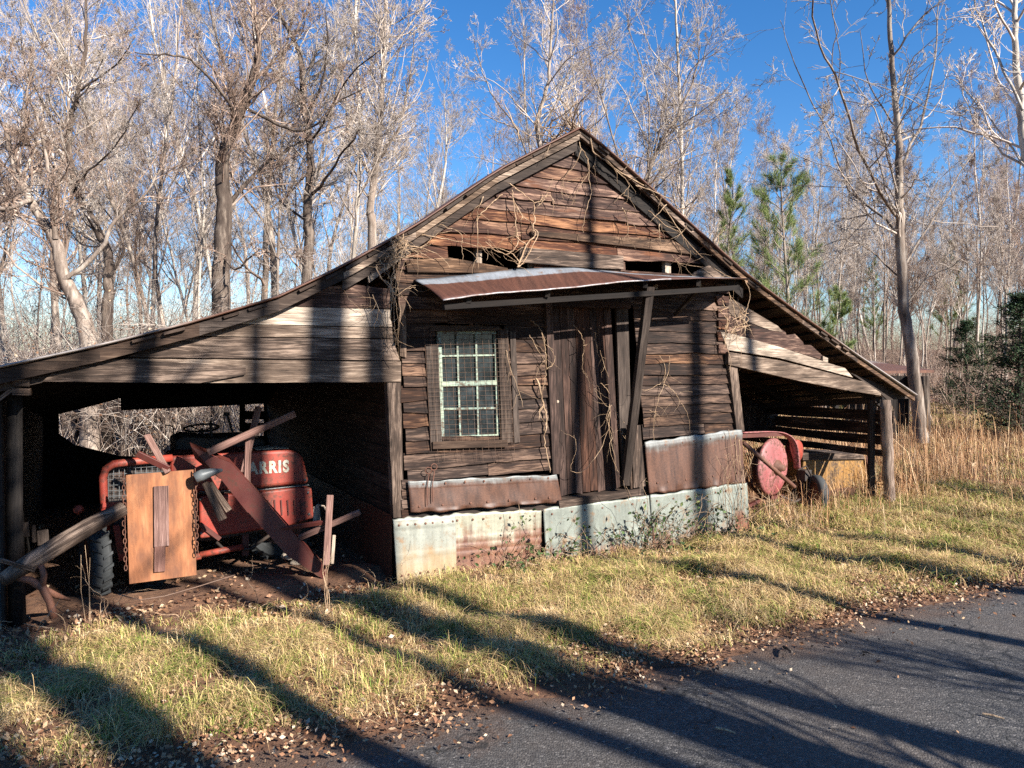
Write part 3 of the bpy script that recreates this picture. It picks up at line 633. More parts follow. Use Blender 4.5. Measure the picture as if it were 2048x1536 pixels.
# hanging rings on the wall
mb = MB()
for (x, y) in ((868, 934), (857, 941)):
    c = F(x, y, 0.075); pts = [c + dv * (0.03 * math.cos(a)) + Vector((0, 0, 0.03 * math.sin(a))) for a in np.linspace(0, 2 * math.pi, 17)]
    mb.tube(pts, 0.004, 6, False)
    mb.tube([F(x + 1, y + 8, 0.075), F(x - 3, y + 35, 0.085), F(x - 2, y + 70, 0.09)], 0.005, 5)
mb.build('iron_ring', M['rust_steel'], barn)

# awning
def aw(u, v):   # u along, v from front edge (0) to wall edge (1)
    xt, yt = np.interp(u, [0, .3, .55, .75, 1], [828, 1000, 1150, 1290, 1490]), np.interp(u, [0, .3, .55, .75, 1], [557, 541, 536, 546, 556])
    a = F(xt, yt, 0.03); sb_ = np.interp(u, [0, .5, 1], [0.62, 0.66, 0.62])
    xf, yf = np.interp(u, [0, .35, .62, .75, 1], [886, 1050, 1235, 1320, 1500]), np.interp(u, [0, .35, .62, .75, 1], [600, 582, 562, 560, 557])
    b_ = F(xf, yf, sb_); p = b_ + (a - b_) * v
    return p + Vector((0, 0, 0.0015 * math.sin(u * 60) + 0.012 * math.sin(u * 9 + v * 4)))
mb = MB(); mb.grid(aw, 90, 10); aws = mb.build('awning', M['tin_awning'], barn, smooth=True)
lip = MB(); lip.tube([aw(u, -0.01) for u in np.linspace(0, .78, 50)], 0.007, 5); lip.build('awning_edge', M['tin_edge'], aws, smooth=True)
md = aws.modifiers.new('thick', 'SOLIDIFY'); md.thickness = 0.006
mb = MB()
for u in (0.12, 0.42, 0.71, 0.86): mb.beam(aw(u, 1) - Vector((0, 0, .05)), aw(u, 0.08) - Vector((0, 0, .05)), 0.045, 0.07, face=(0, 0, 1))
mb.beam(aw(0.02, .14) - Vector((0, 0, .10)), aw(0.97, .14) - Vector((0, 0, .10)), 0.05, 0.05, face=(0, 0, 1))
mb.build('rafter', M['shade_timber'], aws)
mb = MB(); mb.beam(F(1299, 573, 0.52), F(1250, 968, 0.10), 0.075, 0.10, face=nv, twist=0.35); mb.build('brace', M['dark_wood'], aws)
mb = MB(); mb.beam(F(1398, 576, 0.42), F(1350, 630, 0.06), 0.035, 0.035); mb.build('brace', M['dark_wood'], aws)
for x in (1312, 1400): mb = MB(); mb.beam(F(x, 574, 0.36), F(x - 2, 572, 0.0), 0.04, 0.045, face=(0, 0, 1)); mb.build('rafter_end', M['pale_board'], aws)

# roof: profile traced in wall coordinates at the front overhang
OV = 0.16
RL = [(1163, 254), (1000, 338), (835, 449), (690, 530), (560, 592), (400, 640), (200, 690), (0, 733), (-160, 772)]
RR = [(1163, 254), (1215, 296), (1300, 372), (1400, 462), (1500, 552), (1610, 634), (1720, 712), (1835, 790)]
def prof(pts): return [tz(x, y, OV) for x, y in pts]
def roof_side(pts, back_drop=0.0):
    P = prof(pts); mb = MB(); n_ = len(P); L = [0]
    for i in range(1, n_): L.append(L[-1] + math.dist(P[i], P[i - 1]))
    def fn(u, v):
        l = v * L[-1]; t = float(np.interp(l, L, [p[0] for p in P])); z = float(np.interp(l, L, [p[1] for p in P]))
        s = OV - u * (DEP + 0.4)
        return W(t, s, z + DROP * min(s, 0) + 0.006 * math.sin(s * 42) + 0.015 * math.sin(s * 1.7 + t) * min(1, abs(u) * 4))
    mb.grid(fn, 160, 24); o = mb.build('roof', M['tin_roof'], barn, smooth=True); md = o.modifiers.new('thick', 'SOLIDIFY'); md.thickness = 0.012; md.offset = 0
    return P, o
PL, roofL = roof_side(RL); PR, roofR = roof_side(RR)
def under(P, l0, l1, depth, sA, sB, gap=0.0):
    out = []
    return [(P[i][0], P[i][1] - gap) for i in range(l0, l1)] + [(P[i][0], P[i][1] - gap - depth) for i in range(l1 - 1, l0 - 1, -1)]
def strip(mb, P, i0, i1, g0, g1, sb, sf):
    for i in range(i0, i1):
        a, b_ = P[i], P[i + 1]; mb.plank([(a[0], a[1] - g1), (b_[0], b_[1] - g1), (b_[0], b_[1] - g0), (a[0], a[1] - g0)], sb, sf)
mb = MB(); strip(mb, PL, 0, 3, 0.06, 0.115, 0.10, 0.125); mb.build('rake_board', M['tan_board'], roofL)
mb = MB(); strip(mb, PL, 0, 3, 0.125, 0.21, 0.06, 0.085); mb.build('rake_board', M['dark_wood'], roofL)
mb = MB(); strip(mb, PL, 2, 8, 0.02, 0.12, 0.085, 0.12); strip(mb, PL, 0, 3, 0.018, 0.05, 0.08, 0.13); mb.build('rake_board', M['dark_wood'], roofL)
mb = MB(); strip(mb, PR, 0, 7, 0.02, 0.08, 0.09, 0.125); mb.build('rake_board', M['grey_board'], roofR)
mb = MB(); strip(mb, PR, 0, 4, 0.10, 0.25, 0.03, 0.055); mb.build('rake_board', M['shade_timber'], roofR)
# rafters + plank sheathing under the tin
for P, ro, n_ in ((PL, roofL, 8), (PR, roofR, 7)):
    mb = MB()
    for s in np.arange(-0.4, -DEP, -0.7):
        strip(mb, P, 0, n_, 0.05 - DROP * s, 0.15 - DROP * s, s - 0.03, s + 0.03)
    mb.build('rafter', M['shade_timber'], ro)
    mb = MB(); Ls = [0]
    for i in range(1, n_ + 1): Ls.append(Ls[-1] + math.dist(P[i], P[i - 1]))
    l = 0.1
    while l < Ls[-1] - 0.05:
        t = np.interp(l, Ls, [p[0] for p in P[:n_ + 1]]); z = np.interp(l, Ls, [p[1] for p in P[:n_ + 1]])
        t2 = np.interp(l + 0.05, Ls, [p[0] for p in P[:n_ + 1]]); z2 = np.interp(l + 0.05, Ls, [p[1] for p in P[:n_ + 1]])
        sl_ = Vector(dv * (t2 - t) + Vector((0, 0, z2 - z))).normalized(); nn = sl_.cross(nv); nn = nn if nn.z > 0 else -nn
        e = random.uniform(-0.06, 0.03); a = W(t, OV + e - 0.02, z - 0.035); mb.beam(a, W(t, -DEP - 0.2, z - 0.04 - DROP * (DEP + .2)), random.uniform(0.11, 0.17), 0.022, face=nn)
        l += 0.22
    mb.build('purlin', M['dark_wood'], ro)
# bright broken plank ends along the right eave
mb = MB()
for i, (x, y) in enumerate(((1520, 588), (1545, 606), (1572, 626), (1598, 646), (1622, 662), (1650, 682), (1676, 698), (1700, 716), (1724, 732), (1752, 748))):
    a = F(x, y - 14, OV - 0.03); mb.beam(a, a - nv * 0.22 + Vector((0, 0, .0)), 0.13, 0.022, face=(0.35, 0, 1), twist=random.uniform(-.2, .2))
mb.build('purlin_end', M['grey_board'], roofR)
mb = MB()
pk(mb, [(735, 548), (810, 500), (818, 506), (752, 556), (738, 566)], 0.05, 0.08); mb.build('loose_board', M['pale_board'], roofL)
# left lean-to front boards
def L6(pts, s0, s1, mat, name='header_board'):
    mb = MB(); mb.plank([tz(x, y, s1) for x, y in pts], s0, s1); return mb.build(name, M[mat], barn)
L6([(640, 575), (700, 568), (779, 578), (780, 617), (566, 612)], 0.0, 0.028, 'gable')
L6([(500, 628), (566, 613), (780, 619), (784, 654), (402, 646)], 0.006, 0.034, 'pale_board')
L6([(404, 647), (784, 656), (786, 677), (352, 671)], 0.0, 0.026, 'tan_board')
L6([(352, 673), (786, 679), (800, 721), (255, 714)], 0.002, 0.03, 'grey_board')
L6([(250, 717), (802, 723), (802, 764), (372, 766)], 0.0, 0.032, 'tan_board')
L6([(200, 716), (492, 733), (491, 749), (400, 766), (84, 763), (110, 742)], 0.034, 0.06, 'grey_board')
L6([(-80, 775), (70, 736), (200, 705), (205, 720), (90, 764), (-80, 800)], -0.01, 0.018, 'dark_wood')
mb = MB()
for (x, y, w_) in ((42, 766, 34), (42, 784, 36)): mb.plank([tz(x - w_ / 2, y - 7, .05), tz(x + w_ / 2, y - 7, .05), tz(x + w_ / 2, y + 7, .05), tz(x - w_ / 2, y + 6, .05)], -0.2, 0.05)
mb.build('beam_end', M['grey_board'], barn)
mb = MB(); mb.beam(F(-20, 812, 0.0), F(28, 776, 0.0), .03, .03); mb.build('brace', M['grey_board'], barn)
def lp(pts, rad, name, mat, sides=10):
    mb = MB(); mb.tube(pts, rad, sides); return mb.build(name, M[mat], barn, smooth=True)
tPL = tz(22, 800)[0]
lp([W(tPL, -0.25, -0.1), W(tPL - .01, -0.25, 0.8), W(tPL + .01, -.25, tz(22, 745)[1])], [0.06, 0.055, 0.05], 'post', 'shade_timber')
# left outer side wall (dark boards), partial back wall, header over the back opening
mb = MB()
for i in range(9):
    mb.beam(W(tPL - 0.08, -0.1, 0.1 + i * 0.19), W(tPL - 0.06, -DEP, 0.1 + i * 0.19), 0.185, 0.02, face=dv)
mb.build('side_wall', M['shade_timber'], barn)
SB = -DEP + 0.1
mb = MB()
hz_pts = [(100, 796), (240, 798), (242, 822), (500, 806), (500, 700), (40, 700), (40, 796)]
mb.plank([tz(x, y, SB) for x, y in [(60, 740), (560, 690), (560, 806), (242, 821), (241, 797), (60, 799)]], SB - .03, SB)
mb.build('back_wall', M['shade_timber'], barn); mb = MB()
mb.plank([tz(x, y, SB) for x, y in [(20, 780), (118, 780), (118, 868), (150, 890), (240, 912), (380, 918), (600, 912), (600, 1010), (20, 1030)]], SB - .03, SB)  # low dark sheet cut to the curve of an unidentified dark silhouette
mb.build('back_wall', M['shade_timber'], barn); mb = MB()
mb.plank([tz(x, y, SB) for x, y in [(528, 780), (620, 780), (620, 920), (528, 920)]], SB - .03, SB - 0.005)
mb.build('back_wall', M['shade_timber'], barn)
for y in (822, 846, 872): mb = MB(); mb.plank([tz(486, y, SB), tz(530, y, SB), tz(530, y + 17, SB), tz(486, y + 17, SB)], SB - .05, SB - 0.03); mb.build('back_board', M['shade_timber'], barn)
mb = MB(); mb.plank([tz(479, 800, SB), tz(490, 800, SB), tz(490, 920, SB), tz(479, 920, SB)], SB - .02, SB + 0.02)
mb.build('back_wall', M['shade_timber'], barn)

# right lean-to front boards
L6([(1440, 596), (1468, 600), (1512, 626), (1556, 652), (1566, 664), (1540, 660), (1444, 624)], 0.0, 0.03, 'tan_board')
L6([(1448, 628), (1500, 632), (1530, 640), (1571, 664), (1573, 670), (1590, 668), (1606, 684), (1608, 690), (1622, 690), (1648, 714), (1640, 718), (1560, 694), (1450, 664)], 0.0, 0.022, 'gable')
L6([(1442, 664), (1474, 670), (1560, 694), (1646, 722), (1646, 712), (1656, 716), (1656, 726), (1690, 736), (1706, 755), (1560, 716), (1456, 700)], 0.016, 0.05, 'pale_board')
L6([(1457, 704), (1560, 721), (1640, 741), (1729, 764), (1762, 786), (1762, 791), (1690, 780), (1600, 762), (1457, 729)], 0.03, 0.085, 'tan_board')
mb = MB(); pk(mb, [(1700, 745), (1790, 780), (1830, 796), (1775, 800), (1760, 786)], -0.02, 0.0); mb.build('fascia_board', M['dark_wood'], barn)
tPR = ts(F(1776, 1000, 0.0))[0]
pr = MB()
pb = F(1780, 1008, 0.02); pb.z = 0.0; pt = F(1771, 800, 0.02)
pr.tube([pb + (pt - pb) * k + dv * random.gauss(0, .006) for k in np.linspace(0, 1, 12)], [0.085, 0.08, 0.072, 0.07, 0.073, 0.068, 0.07, 0.075, 0.073, 0.07, 0.075, 0.06], 12)
pr.build('post', M['log'], barn, smooth=True)
pr = MB(); pr.tube([W(tPR - .1, -0.18, 0), W(tPR - .12, -0.18, tz(1765, 800)[1])], [.05, .05], 8); pr.build('post', M['dark_wood'], barn)
mb = MB(); TS = tPR + 0.02; q = lambda x, y: S(x, y, TS)
def sideboard(zt, zb, s0=0.02, s1=-4.2, tilt=0.0, mbx=None):
    n_ = 14; vs = []; uv = []; ru = random.uniform(0, 90)
    for i in range(n_ + 1):
        s = s0 + (s1 - s0) * i / n_
        for z in (zb + 0.008 * math.sin(i * 1.3 + zb * 30) + tilt * i / n_, zt + 0.008 * math.sin(i * 0.9 + zt * 20) + tilt * i / n_):
            for o_ in (0, 0.022): p = W(TS + o_, s, z); vs.append(p); uv.append((s + ru, z))
    fs = []
    for i in range(n_):
        a = i * 4; b_ = a + 4; fs += [[a, b_, b_ + 2, a + 2], [a + 1, a + 3, b_ + 3, b_ + 1], [a, a + 1, b_ + 1, b_], [a + 2, b_ + 2, b_ + 3, a + 3]]
    fs += [[0, 2, 3, 1], [n_ * 4, n_ * 4 + 1, n_ * 4 + 3, n_ * 4 + 2]]
    mbx.add(vs, fs, uv)
zz = lambda y: S(1776, y, TS).z
for (yt, yb, tl) in ((822, 845, 0), (847, 871, -0.02), (874, 892, 0.01), (900, 914, -0.02)): sideboard(zz(yt), zz(yb), 0.05 if yt < 830 else -0.02, -4.6, tl, mb)
mb.build('side_wall', M['siding'], barn)
mb = MB()                                     # plate beam and rear rafters of the right bay
mb.beam(W(tPR - .1, -0.1, zz(800)), W(tPR - .1, -DEP, zz(800) - .5), 0.09, 0.09, face=dv); mb.build('plate_beam', M['dark_wood'], barn)
mb = MB(); 
for i in range(8): mb.plank([(tR + 0.03 + i * 0.14, 0.25), (tR + 0.165 + i * 0.14, 0.25), (tR + 0.165 + i * 0.14, 1.4 - i * .08), (tR + 0.03 + i * 0.14, 1.45 - i * .08)], -DEP + .1, -DEP + .13, True)
mb.build('back_wall', M['dark_wood'], barn)
mb = MB(); a_ = [F(1478, 796, -2.2), F(1560, 816, -2.2), F(1545, 870, -1.6), F(1470, 868, -1.6)]
nn = (a_[1] - a_[0]).cross(a_[3] - a_[0]).normalized() * .02
mb.add(a_ + [p + nn for p in a_], [[0, 1, 2, 3], [7, 6, 5, 4], [0, 4, 5, 1], [1, 5, 6, 2], [2, 6, 7, 3], [3, 7, 4, 0]], [(0, 0), (0, .8), (.6, .8), (.6, 0)] * 2)
single('plank_panel', mb, M['siding'], 'wide plank panel leaning inside the right lean-to behind the red implement', 'board panel')
# ------------------------------------------------------------------ machine in the left bay
SM = -1.05
gp = lambda x, y, s=SM: F(x, y, s)
trac = empty('tractor', W(ts(gp(420, 1050))[0], SM - 0.3, 0), 'old red tractor parked in the left lean-to, its hood lettered in white', 'tractor')
def prism(name, pts, s0, s1, mat, parent, bv=0.02):
    mb = MB(); mb.plank([tz(x, y, s1) for x, y in pts], s0, s1); o = mb.build(name, M[mat], parent)
    if bv: bevel(o, bv, 3)
    return o
hood = prism('hood', [(340, 912), (455, 906), (520, 902), (576, 899), (596, 903), (606, 915), (611, 932), (619, 967), (517, 977), (340, 990)], SM - 0.55, SM, 'red_paint', trac, 0.035)
prism('side_panel', [(398, 992), (520, 984), (600, 974), (624, 976), (628, 1036), (580, 1052), (400, 1078)], SM - 0.55, SM + 0.02, 'red_paint', trac, 0.02)
prism('engine_block', [(250, 960), (610, 950), (600, 1050), (420, 1082), (250, 1080)], SM - 0.5, SM - 0.06, 'black_iron', trac, 0.01)
prism('hood_cap', [(512, 899), (545, 895), (580, 896), (570, 901), (515, 904)], SM - 0.35, SM - 0.1, 'stone', trac, 0.005)
fr = MB()                                     # rounded grille surround
gpts = [(212, 1060), (208, 1000), (206, 955), (212, 938), (228, 928), (260, 924), (345, 916)]
fr.tube([gp(x, y, SM + 0.02) for x, y in gpts], 0.034, 10); fr.build('grille_frame', M['red_paint'], trac, smooth=True)
gr = MB()
for x in range(216, 350, 11): gr.tube([gp(x, 930, SM - .02), gp(x + 1, 1030, SM - .02)], 0.003, 4)
for y in range(936, 1030, 11): gr.tube([gp(212, y + 2, SM - .015), gp(345, y - 4, SM - .015)], 0.003, 4)
gr.build('grille', M['grey_metal'], trac)
prism('radiator', [(215, 932), (345, 922), (345, 1060), (216, 1070)], SM - 0.5, SM - 0.06, 'black_iron', trac, 0.01)
mb = MB(); mb.tube([gp(400, 1110), gp(486, 1093)], 0.03, 10); mb.tube([gp(402, 1112), gp(330, 1126)], 0.03, 10); mb.build('drawbar', M['red_paint'], trac, smooth=True)
mb = MB(); mb.beam(gp(490, 1050, SM - .1), gp(490, 1110, SM - .1), .06, .06); mb.build('bracket', M['dark_red'], trac); mb = MB(); mb.beam(gp(400, 1048, SM+.03), gp(440, 1078, SM+.03), .04, .02); mb.build('bracket', M['dark_red'], trac)
# letters
a, b_ = F(497, 948, SM + 0.004), F(580, 943, SM + 0.004)
cu = bpy.data.curves.new('lettering', 'FONT'); cu.body = 'ARRIS'; cu.extrude = 0.0015; cu.offset = 0.007; cu.size = 0.155; cu.space_character = 1.22; cu.materials.append(M['white_letter'])
lt = bpy.data.objects.new('lettering', cu); COL.objects.link(lt); lt.parent = hood; lt.location = a - wloc(hood)
lt.rotation_euler = (math.pi / 2, R(0), TH)
bpy.context.view_layer.update(); wdt = lt.dimensions.x
lm = bpy.data.meshes.new_from_object(lt); lo = bpy.data.objects.new('lettering', lm); COL.objects.link(lo); lo.parent = hood; lo.location = lt.location.copy(); lo.rotation_euler = lt.rotation_euler.copy()
lo.scale = ((b_ - a).length / max(wdt, 1e-3), 1.0, 1.0); bpy.data.objects.remove(lt); lo.name = 'lettering'
mb = MB(); mb.tube([gp(398, 984, SM + .012), gp(470, 981, SM + .012), gp(520, 980, SM + .012), gp(618, 970, SM + .012)], .006, 6); mb.build('trim_strip', M['grey_metal'], hood)
for k in range(6):
    mb = MB(); x = 536 + k * 13; mb.beam(gp(x, 1000, SM + .026), gp(x + 2, 1030, SM + .026), .012, .012); mb.build('louvre', M['dark_red'], trac)
for (x, y) in ((402, 998), (402, 1066), (616, 985), (618, 1028), (508, 978), (610, 960)):
    mb = MB(); mb.lathe(gp(x, y, SM + .02), nv, [(-.01, .012), (.008, .012), (.012, 0)], 8); mb.build('bolt', M['grey_metal'], trac)
mb = MB(); mb.tube([gp(430, 1082, SM - .05), gp(450, 1100, SM), gp(500, 1098, SM - .02), gp(540, 1070, SM - .1)], .016, 8); mb.build('hose', M['black_iron'], trac, smooth=True)
mb = MB(); mb.beam(gp(232, 1050, SM + .06), gp(244, 1120, SM + .06), .05, .04); mb.beam(gp(205, 1010, SM + .05), gp(330, 1005, SM + .05), .04, .03); mb.build('bumper', M['red_paint'], trac)
# steering wheel, levers, dark silhouettes behind
mb = MB(); c = F(403, 856, SM - 1.0); pts = [c + dv * (0.17 * math.cos(a)) + nv * (0.17 * math.sin(a)) * 0.9 + Vector((0, 0, 0.05 * math.sin(a))) for a in np.linspace(0, 2 * math.pi, 25)]
mb.tube(pts, 0.011, 6, False)
for a in (0.3, 2.4, 4.5): mb.tube([c - Vector((0, 0, .03)), c + dv * (0.17 * math.cos(a)) + nv * (0.15 * math.sin(a)) + Vector((0, 0, .05 * math.sin(a)))], 0.007, 5)
mb.tube([c, c - Vector((-.05, 0, .5))], 0.014, 6); mb.build('steering_wheel', M['black_iron'], trac, smooth=True)
prism('console', [(350, 880), (372, 872), (420, 876), (500, 872), (530, 880), (534, 920), (352, 930)], SM - 1.3, SM - 0.7, 'black_iron', trac, 0.03)
mb = MB()
mb.tube([F(423, 872, SM - .9), F(421, 842, SM - .9)], .014, 6); mb.build('lever', M['black_iron'], trac); mb = MB(); mb.tube([F(352, 890, SM - .9), F(345, 852, SM - .9), F(330, 850, SM - .9)], .008, 5); mb.build('lever', M['black_iron'], trac); mb = MB(); mb.tube([F(467, 872, SM - .9), F(454, 828, SM - .9)], .012, 6)
mb.lathe(F(453, 828, SM - .9), (0, 0, 1), [(-.015, 0), (-.015, .03), (.015, .03), (.02, 0)], 12)
mb.build('lever', M['black_iron'], trac)
def tyre(mbt, c, ax, Ro, wd, rim=0.6, seg=44, lugs=0):
    h = wd / 2; mbt.lathe(c, ax, [(-h * .6, Ro * rim), (-h, Ro * .74), (-h * .95, Ro * .9), (-h * .7, Ro * .975), (-h * .3, Ro), (0, Ro * 1.005), (h * .3, Ro), (h * .7, Ro * .975), (h * .95, Ro * .9), (h, Ro * .74), (h * .6, Ro * rim)], seg)
    ax = Vector(ax).normalized(); y = ax.cross(Vector((0, 0, 1))).normalized(); z = ax.cross(y)
    for i in range(lugs):
        for sgn in (-1, 1):
            a = 2 * math.pi * (i + (0.5 if sgn > 0 else 0)) / lugs; rd = y * math.cos(a) + z * math.sin(a); tg = ax.cross(rd)
            mbt.box(Vector(c) + rd * Ro * 1.0 + ax * sgn * h * .5, (ax * h * .5 * .9 + tg * sgn * .02), tg * .012, rd * .018)
def wheel(parent, c, ax, Ro, wd, lugs=0, mat='rubber'):
    w_ = MB(); w_.lathe(c, ax, [(-wd * .3, Ro * .1), (-wd * .32, Ro * .16), (-wd * .12, Ro * .2), (-wd * .12, Ro * .5), (-wd * .34, Ro * .6), (-wd * .3, Ro * .66), (wd * .3, Ro * .66), (wd * .34, Ro * .6), (wd * .12, Ro * .5), (wd * .12, Ro * .2), (wd * .3, .0)], 32)
    wo = w_.build('wheel', M['rust_steel'], parent, smooth=True); t_ = MB(); tyre(t_, c, ax, Ro, wd, .6, 44, lugs); t_.build('tyre', M[mat], wo, smooth=not lugs); return wo
c = F(190, 1120, SM + 0.15); c.z = 0.30; wheel(trac, c, -dv + nv * .2, 0.30, 0.16, 20)
c = F(300, 1130, SM + 0.0); c.z = 0.30; wheel(trac, c, -dv + nv * .2, 0.30, 0.16, 20)
c = F(560, 1090, SM - 0.45); c.z = 0.38; wheel(trac, c, nv, 0.38, 0.24, 20)
mb = MB(); mb.beam(F(185, 1100, SM + .1), F(320, 1090, SM - .1), .07, .07); mb.build('axle', M['black_iron'], trac)
mb = MB(); mb.lathe(F(163, 1017, SM + .05), -dv * .6 + nv, [(0, 0.0), (.02, .035), (.06, .04), (.09, .02), (.09, 0)], 14); mb.build('lamp', M['red_paint'], trac)

# plywood sheet with a batten, chains
def hung(x0, y0, x1, y1, s0, s1): return F(x0, y0, s0), F(x1, y1, s1)
SP = -0.55
c4 = [F(252, 950, SP - .08), F(387, 939, SP - .08), F(393, 1150, SP + .03), F(259, 1168, SP + .03)]
nn = (c4[1] - c4[0]).cross(c4[3] - c4[0]).normalized() * 0.018; nn = nn if nn.dot(nv) > 0 else -nn
mb = MB(); mb.add(c4 + [p - nn for p in c4], [[0, 3, 2, 1], [4, 5, 6, 7], [0, 1, 5, 4], [1, 2, 6, 5], [2, 3, 7, 6], [3, 0, 4, 7]], [(0, 1.0), (.6, 1.0), (.6, 0), (0, 0)] * 2)
ply = mb.build('plywood_sheet', M['plywood'], None, pivot=(c4[2] + c4[3]) / 2); tag(ply, 'upright sheet of orange-brown plywood with a red batten, leaning before the tractor', 'board')
mb = MB(); nf = nn.normalized()
def onp(x, y): r_ = ray(x, y); k_ = (c4[0] - C0).dot(nf) / r_.dot(nf); return C0 + r_ * k_
mb.beam(onp(322, 972) + nf * .012, onp(323, 1092) + nf * .012, .115, .022, face=nf); mb.beam(onp(320, 1090) + nf * .011, onp(319, 1143) + nf * .011, .085, .02, face=nf); mb.build('batten', M['red_wood'], ply)
def chain(pts, label):
    mb = MB(); pts = [Vector(p) for p in pts]; L = sum((pts[i + 1] - pts[i]).length for i in range(len(pts) - 1)); n_ = int(L / 0.036)
    cum = [0]; 
    for i in range(len(pts) - 1): cum.append(cum[-1] + (pts[i + 1] - pts[i]).length)
    for k in range(n_):
        l = (k + .5) * L / n_; p = Vector([np.interp(l, cum, [q[i] for q in pts]) for i in range(3)]) + dv * random.gauss(0, .003)
        sd = dv if k % 2 else nv; lk = [p + sd * (.011 * math.cos(a)) + Vector((0, 0, .024 * math.sin(a))) for a in np.linspace(0, 2 * math.pi, 11)]
        mb.tube(lk, .0038, 5, False)
    single('chain', mb, M['rust_steel'], label, 'chain')
chain([F(247, 945, SP - .02), F(248, 1020, SP), F(250, 1090, SP + .04), F(253, 1140, SP + .06)], 'rusty chain hanging down the left edge of the plywood sheet')
chain([F(390, 938, SP - .02), F(393, 1000, SP), F(394, 1060, SP + .04), F(394, 1110, SP + .06)], 'rusty chain hanging down the right edge of the plywood sheet')

# long folded red steel trough
mb = MB(); q = [(382, 893, -.75), (462, 926, -.65), (520, 990, -.55), (600, 1080, -.42), (656, 1140, -.34)]
ctr = [F(x, y, s) for x, y, s in q]; low = [F(x, y, s) for x, y, s in [(390, 902, -.78), (440, 945, -.68), (495, 1012, -.58), (580, 1104, -.45), (648, 1146, -.36)]]
low[0] = low[0] - Vector((0, 0, .02))
for A, off_, in ((ctr, None),):
    for i in range(4):
        a, b_, c, d_ = ctr[i], ctr[i + 1], low[i + 1] - (Vector((0, 0, .06))), low[i] - Vector((0, 0, .05)); th_ = nv * .015
        mb.add([a, b_, c, d_, a - th_, b_ - th_, c - th_, d_ - th_], [[0, 3, 2, 1], [4, 5, 6, 7], [0, 1, 5, 4], [3, 7, 6, 2]], [(0, 0)] * 8)
        e = nv * -.09 + Vector((0, 0, .03)); mb.add([a + Vector((0,0,.002)), b_ + Vector((0,0,.002)), b_ + e, a + e], [[0, 1, 2, 3], [3, 2, 1, 0]][:1], [(0, 0)] * 4)
single('steel_trough', mb, M['dark_red'], 'long bent dark red steel arm slanting from the hood down to the ground', 'machine arm')
def stick(name, p, q, wd, th, mat, label, cat='board', tw=0.0, group=None, ends=None):
    mb = MB(); a, b_ = F(*p), F(*q); mb.beam(a, b_, wd, th, twist=tw, ends=ends); o = single(name, mb, M[mat], label, cat, group); bevel(o, .004, 1); return o
stick('slat', (415, 905, -.62), (590, 827, -.62), .062, .03, 'red_wood', 'long reddish slat slanting up to the right above the tractor hood', tw=.25)
stick('slat', (517, 814, -.80), (486, 945, -.70), .058, .03, 'red_wood', 'steep reddish slat standing behind the slanting one, reaching the beam', tw=-.2)
stick('slat', (497, 870, -.72), (494, 975, -.66), .055, .03, 'red_wood', 'short upright slat just left of the white letters', tw=.1)
stick('slat', (293, 868, -.68), (336, 945, -.60), .055, .03, 'red_wood', 'short slat poking up above the plywood sheet', tw=.1)
stick('slat', (274, 907, -.66), (338, 938, -.60), .055, .03, 'dark_red', 'dark slat lying from the grille to the top of the plywood', tw=.3)
stick('paddle', (410, 965, -.60), (446, 1040, -.52), .055, .02, 'grey_board', 'grey wooden paddle hanging below the metal shoe, the longer of two', 'paddle', ends=.075)
stick('paddle', (420, 965, -.66), (458, 1022, -.60), .04, .02, 'grey_board', 'grey wooden paddle behind the longer one', 'paddle', ends=.06)
mb = MB(); mb.tube([F(x, y, -.52) for x, y in ((390, 957), (405, 950), (425, 944), (445, 940))], [.05, .05, .035, .012], 12); single('metal_shoe', mb, M['grey_metal'], 'pointed grey metal shoe at the top right corner of the plywood', 'machine part', smooth=True)
stick('slat', (660, 990, -.28), (652, 1130, -.24), .06, .03, 'red_wood', 'upright reddish slat of the cross right of the tractor', tw=.15)
stick('slat', (598, 1076, -.42), (720, 1024, -.20), .05, .03, 'red_wood', 'slanting reddish slat of the cross right of the tractor', tw=.35)
stick('slat', (560, 1058, -.50), (652, 1044, -.30), .04, .03, 'dark_red', 'dark thin slat running left from the cross', tw=.2)
stick('slat', (668, 1070, -.30), (664, 1128, -.26), .03, .02, 'pale_board', 'short pale slat at the foot of the cross')
mb = MB(); mb.tube([F(x, y, -.45) for x, y in ((628, 1050), (628, 1020), (634, 1010), (648, 1012), (655, 1026), (652, 1048))], .008, 6); mb.beam(F(633, 1012, -.45), F(636, 1052, -.45), .055, .012); single('metal_strap', mb, M['pale_board'], 'pale curved strap between the tractor and the cross of slats', 'strap')
mb = MB(); mb.tube([F(5, 1160, .1), F(60, 1125, -.02), F(130, 1082, -.18), F(180, 1052, -.3), F(245, 1018, -.45)], [.05, .065, .07, .068, .06], 12)
o = single('fence_post', mb, M['grey_board'], 'thick split grey timber lying aslant at the left edge of the open bay', 'timber', smooth=True)
stick('stick', (0, 1120, .12), (70, 1140, .05), .03, .03, 'grey_board', 'thin stick at the left edge under the split timber', 'stick')
for i, (x, y0, y1) in enumerate(((44, 1045, 1075), (67, 1050, 1085), (85, 1060, 1090))):
    stick('board_end', (x, y0, -.7), (x + 2, y1, -.68), (.09, .03, .08)[i], .03, 'dark_wood', ('wide', 'narrow', 'broad dark')[i] + ' board end standing at the back left of the bay, ' + ('nearest the edge', 'in the middle', 'nearest the tractor')[i])
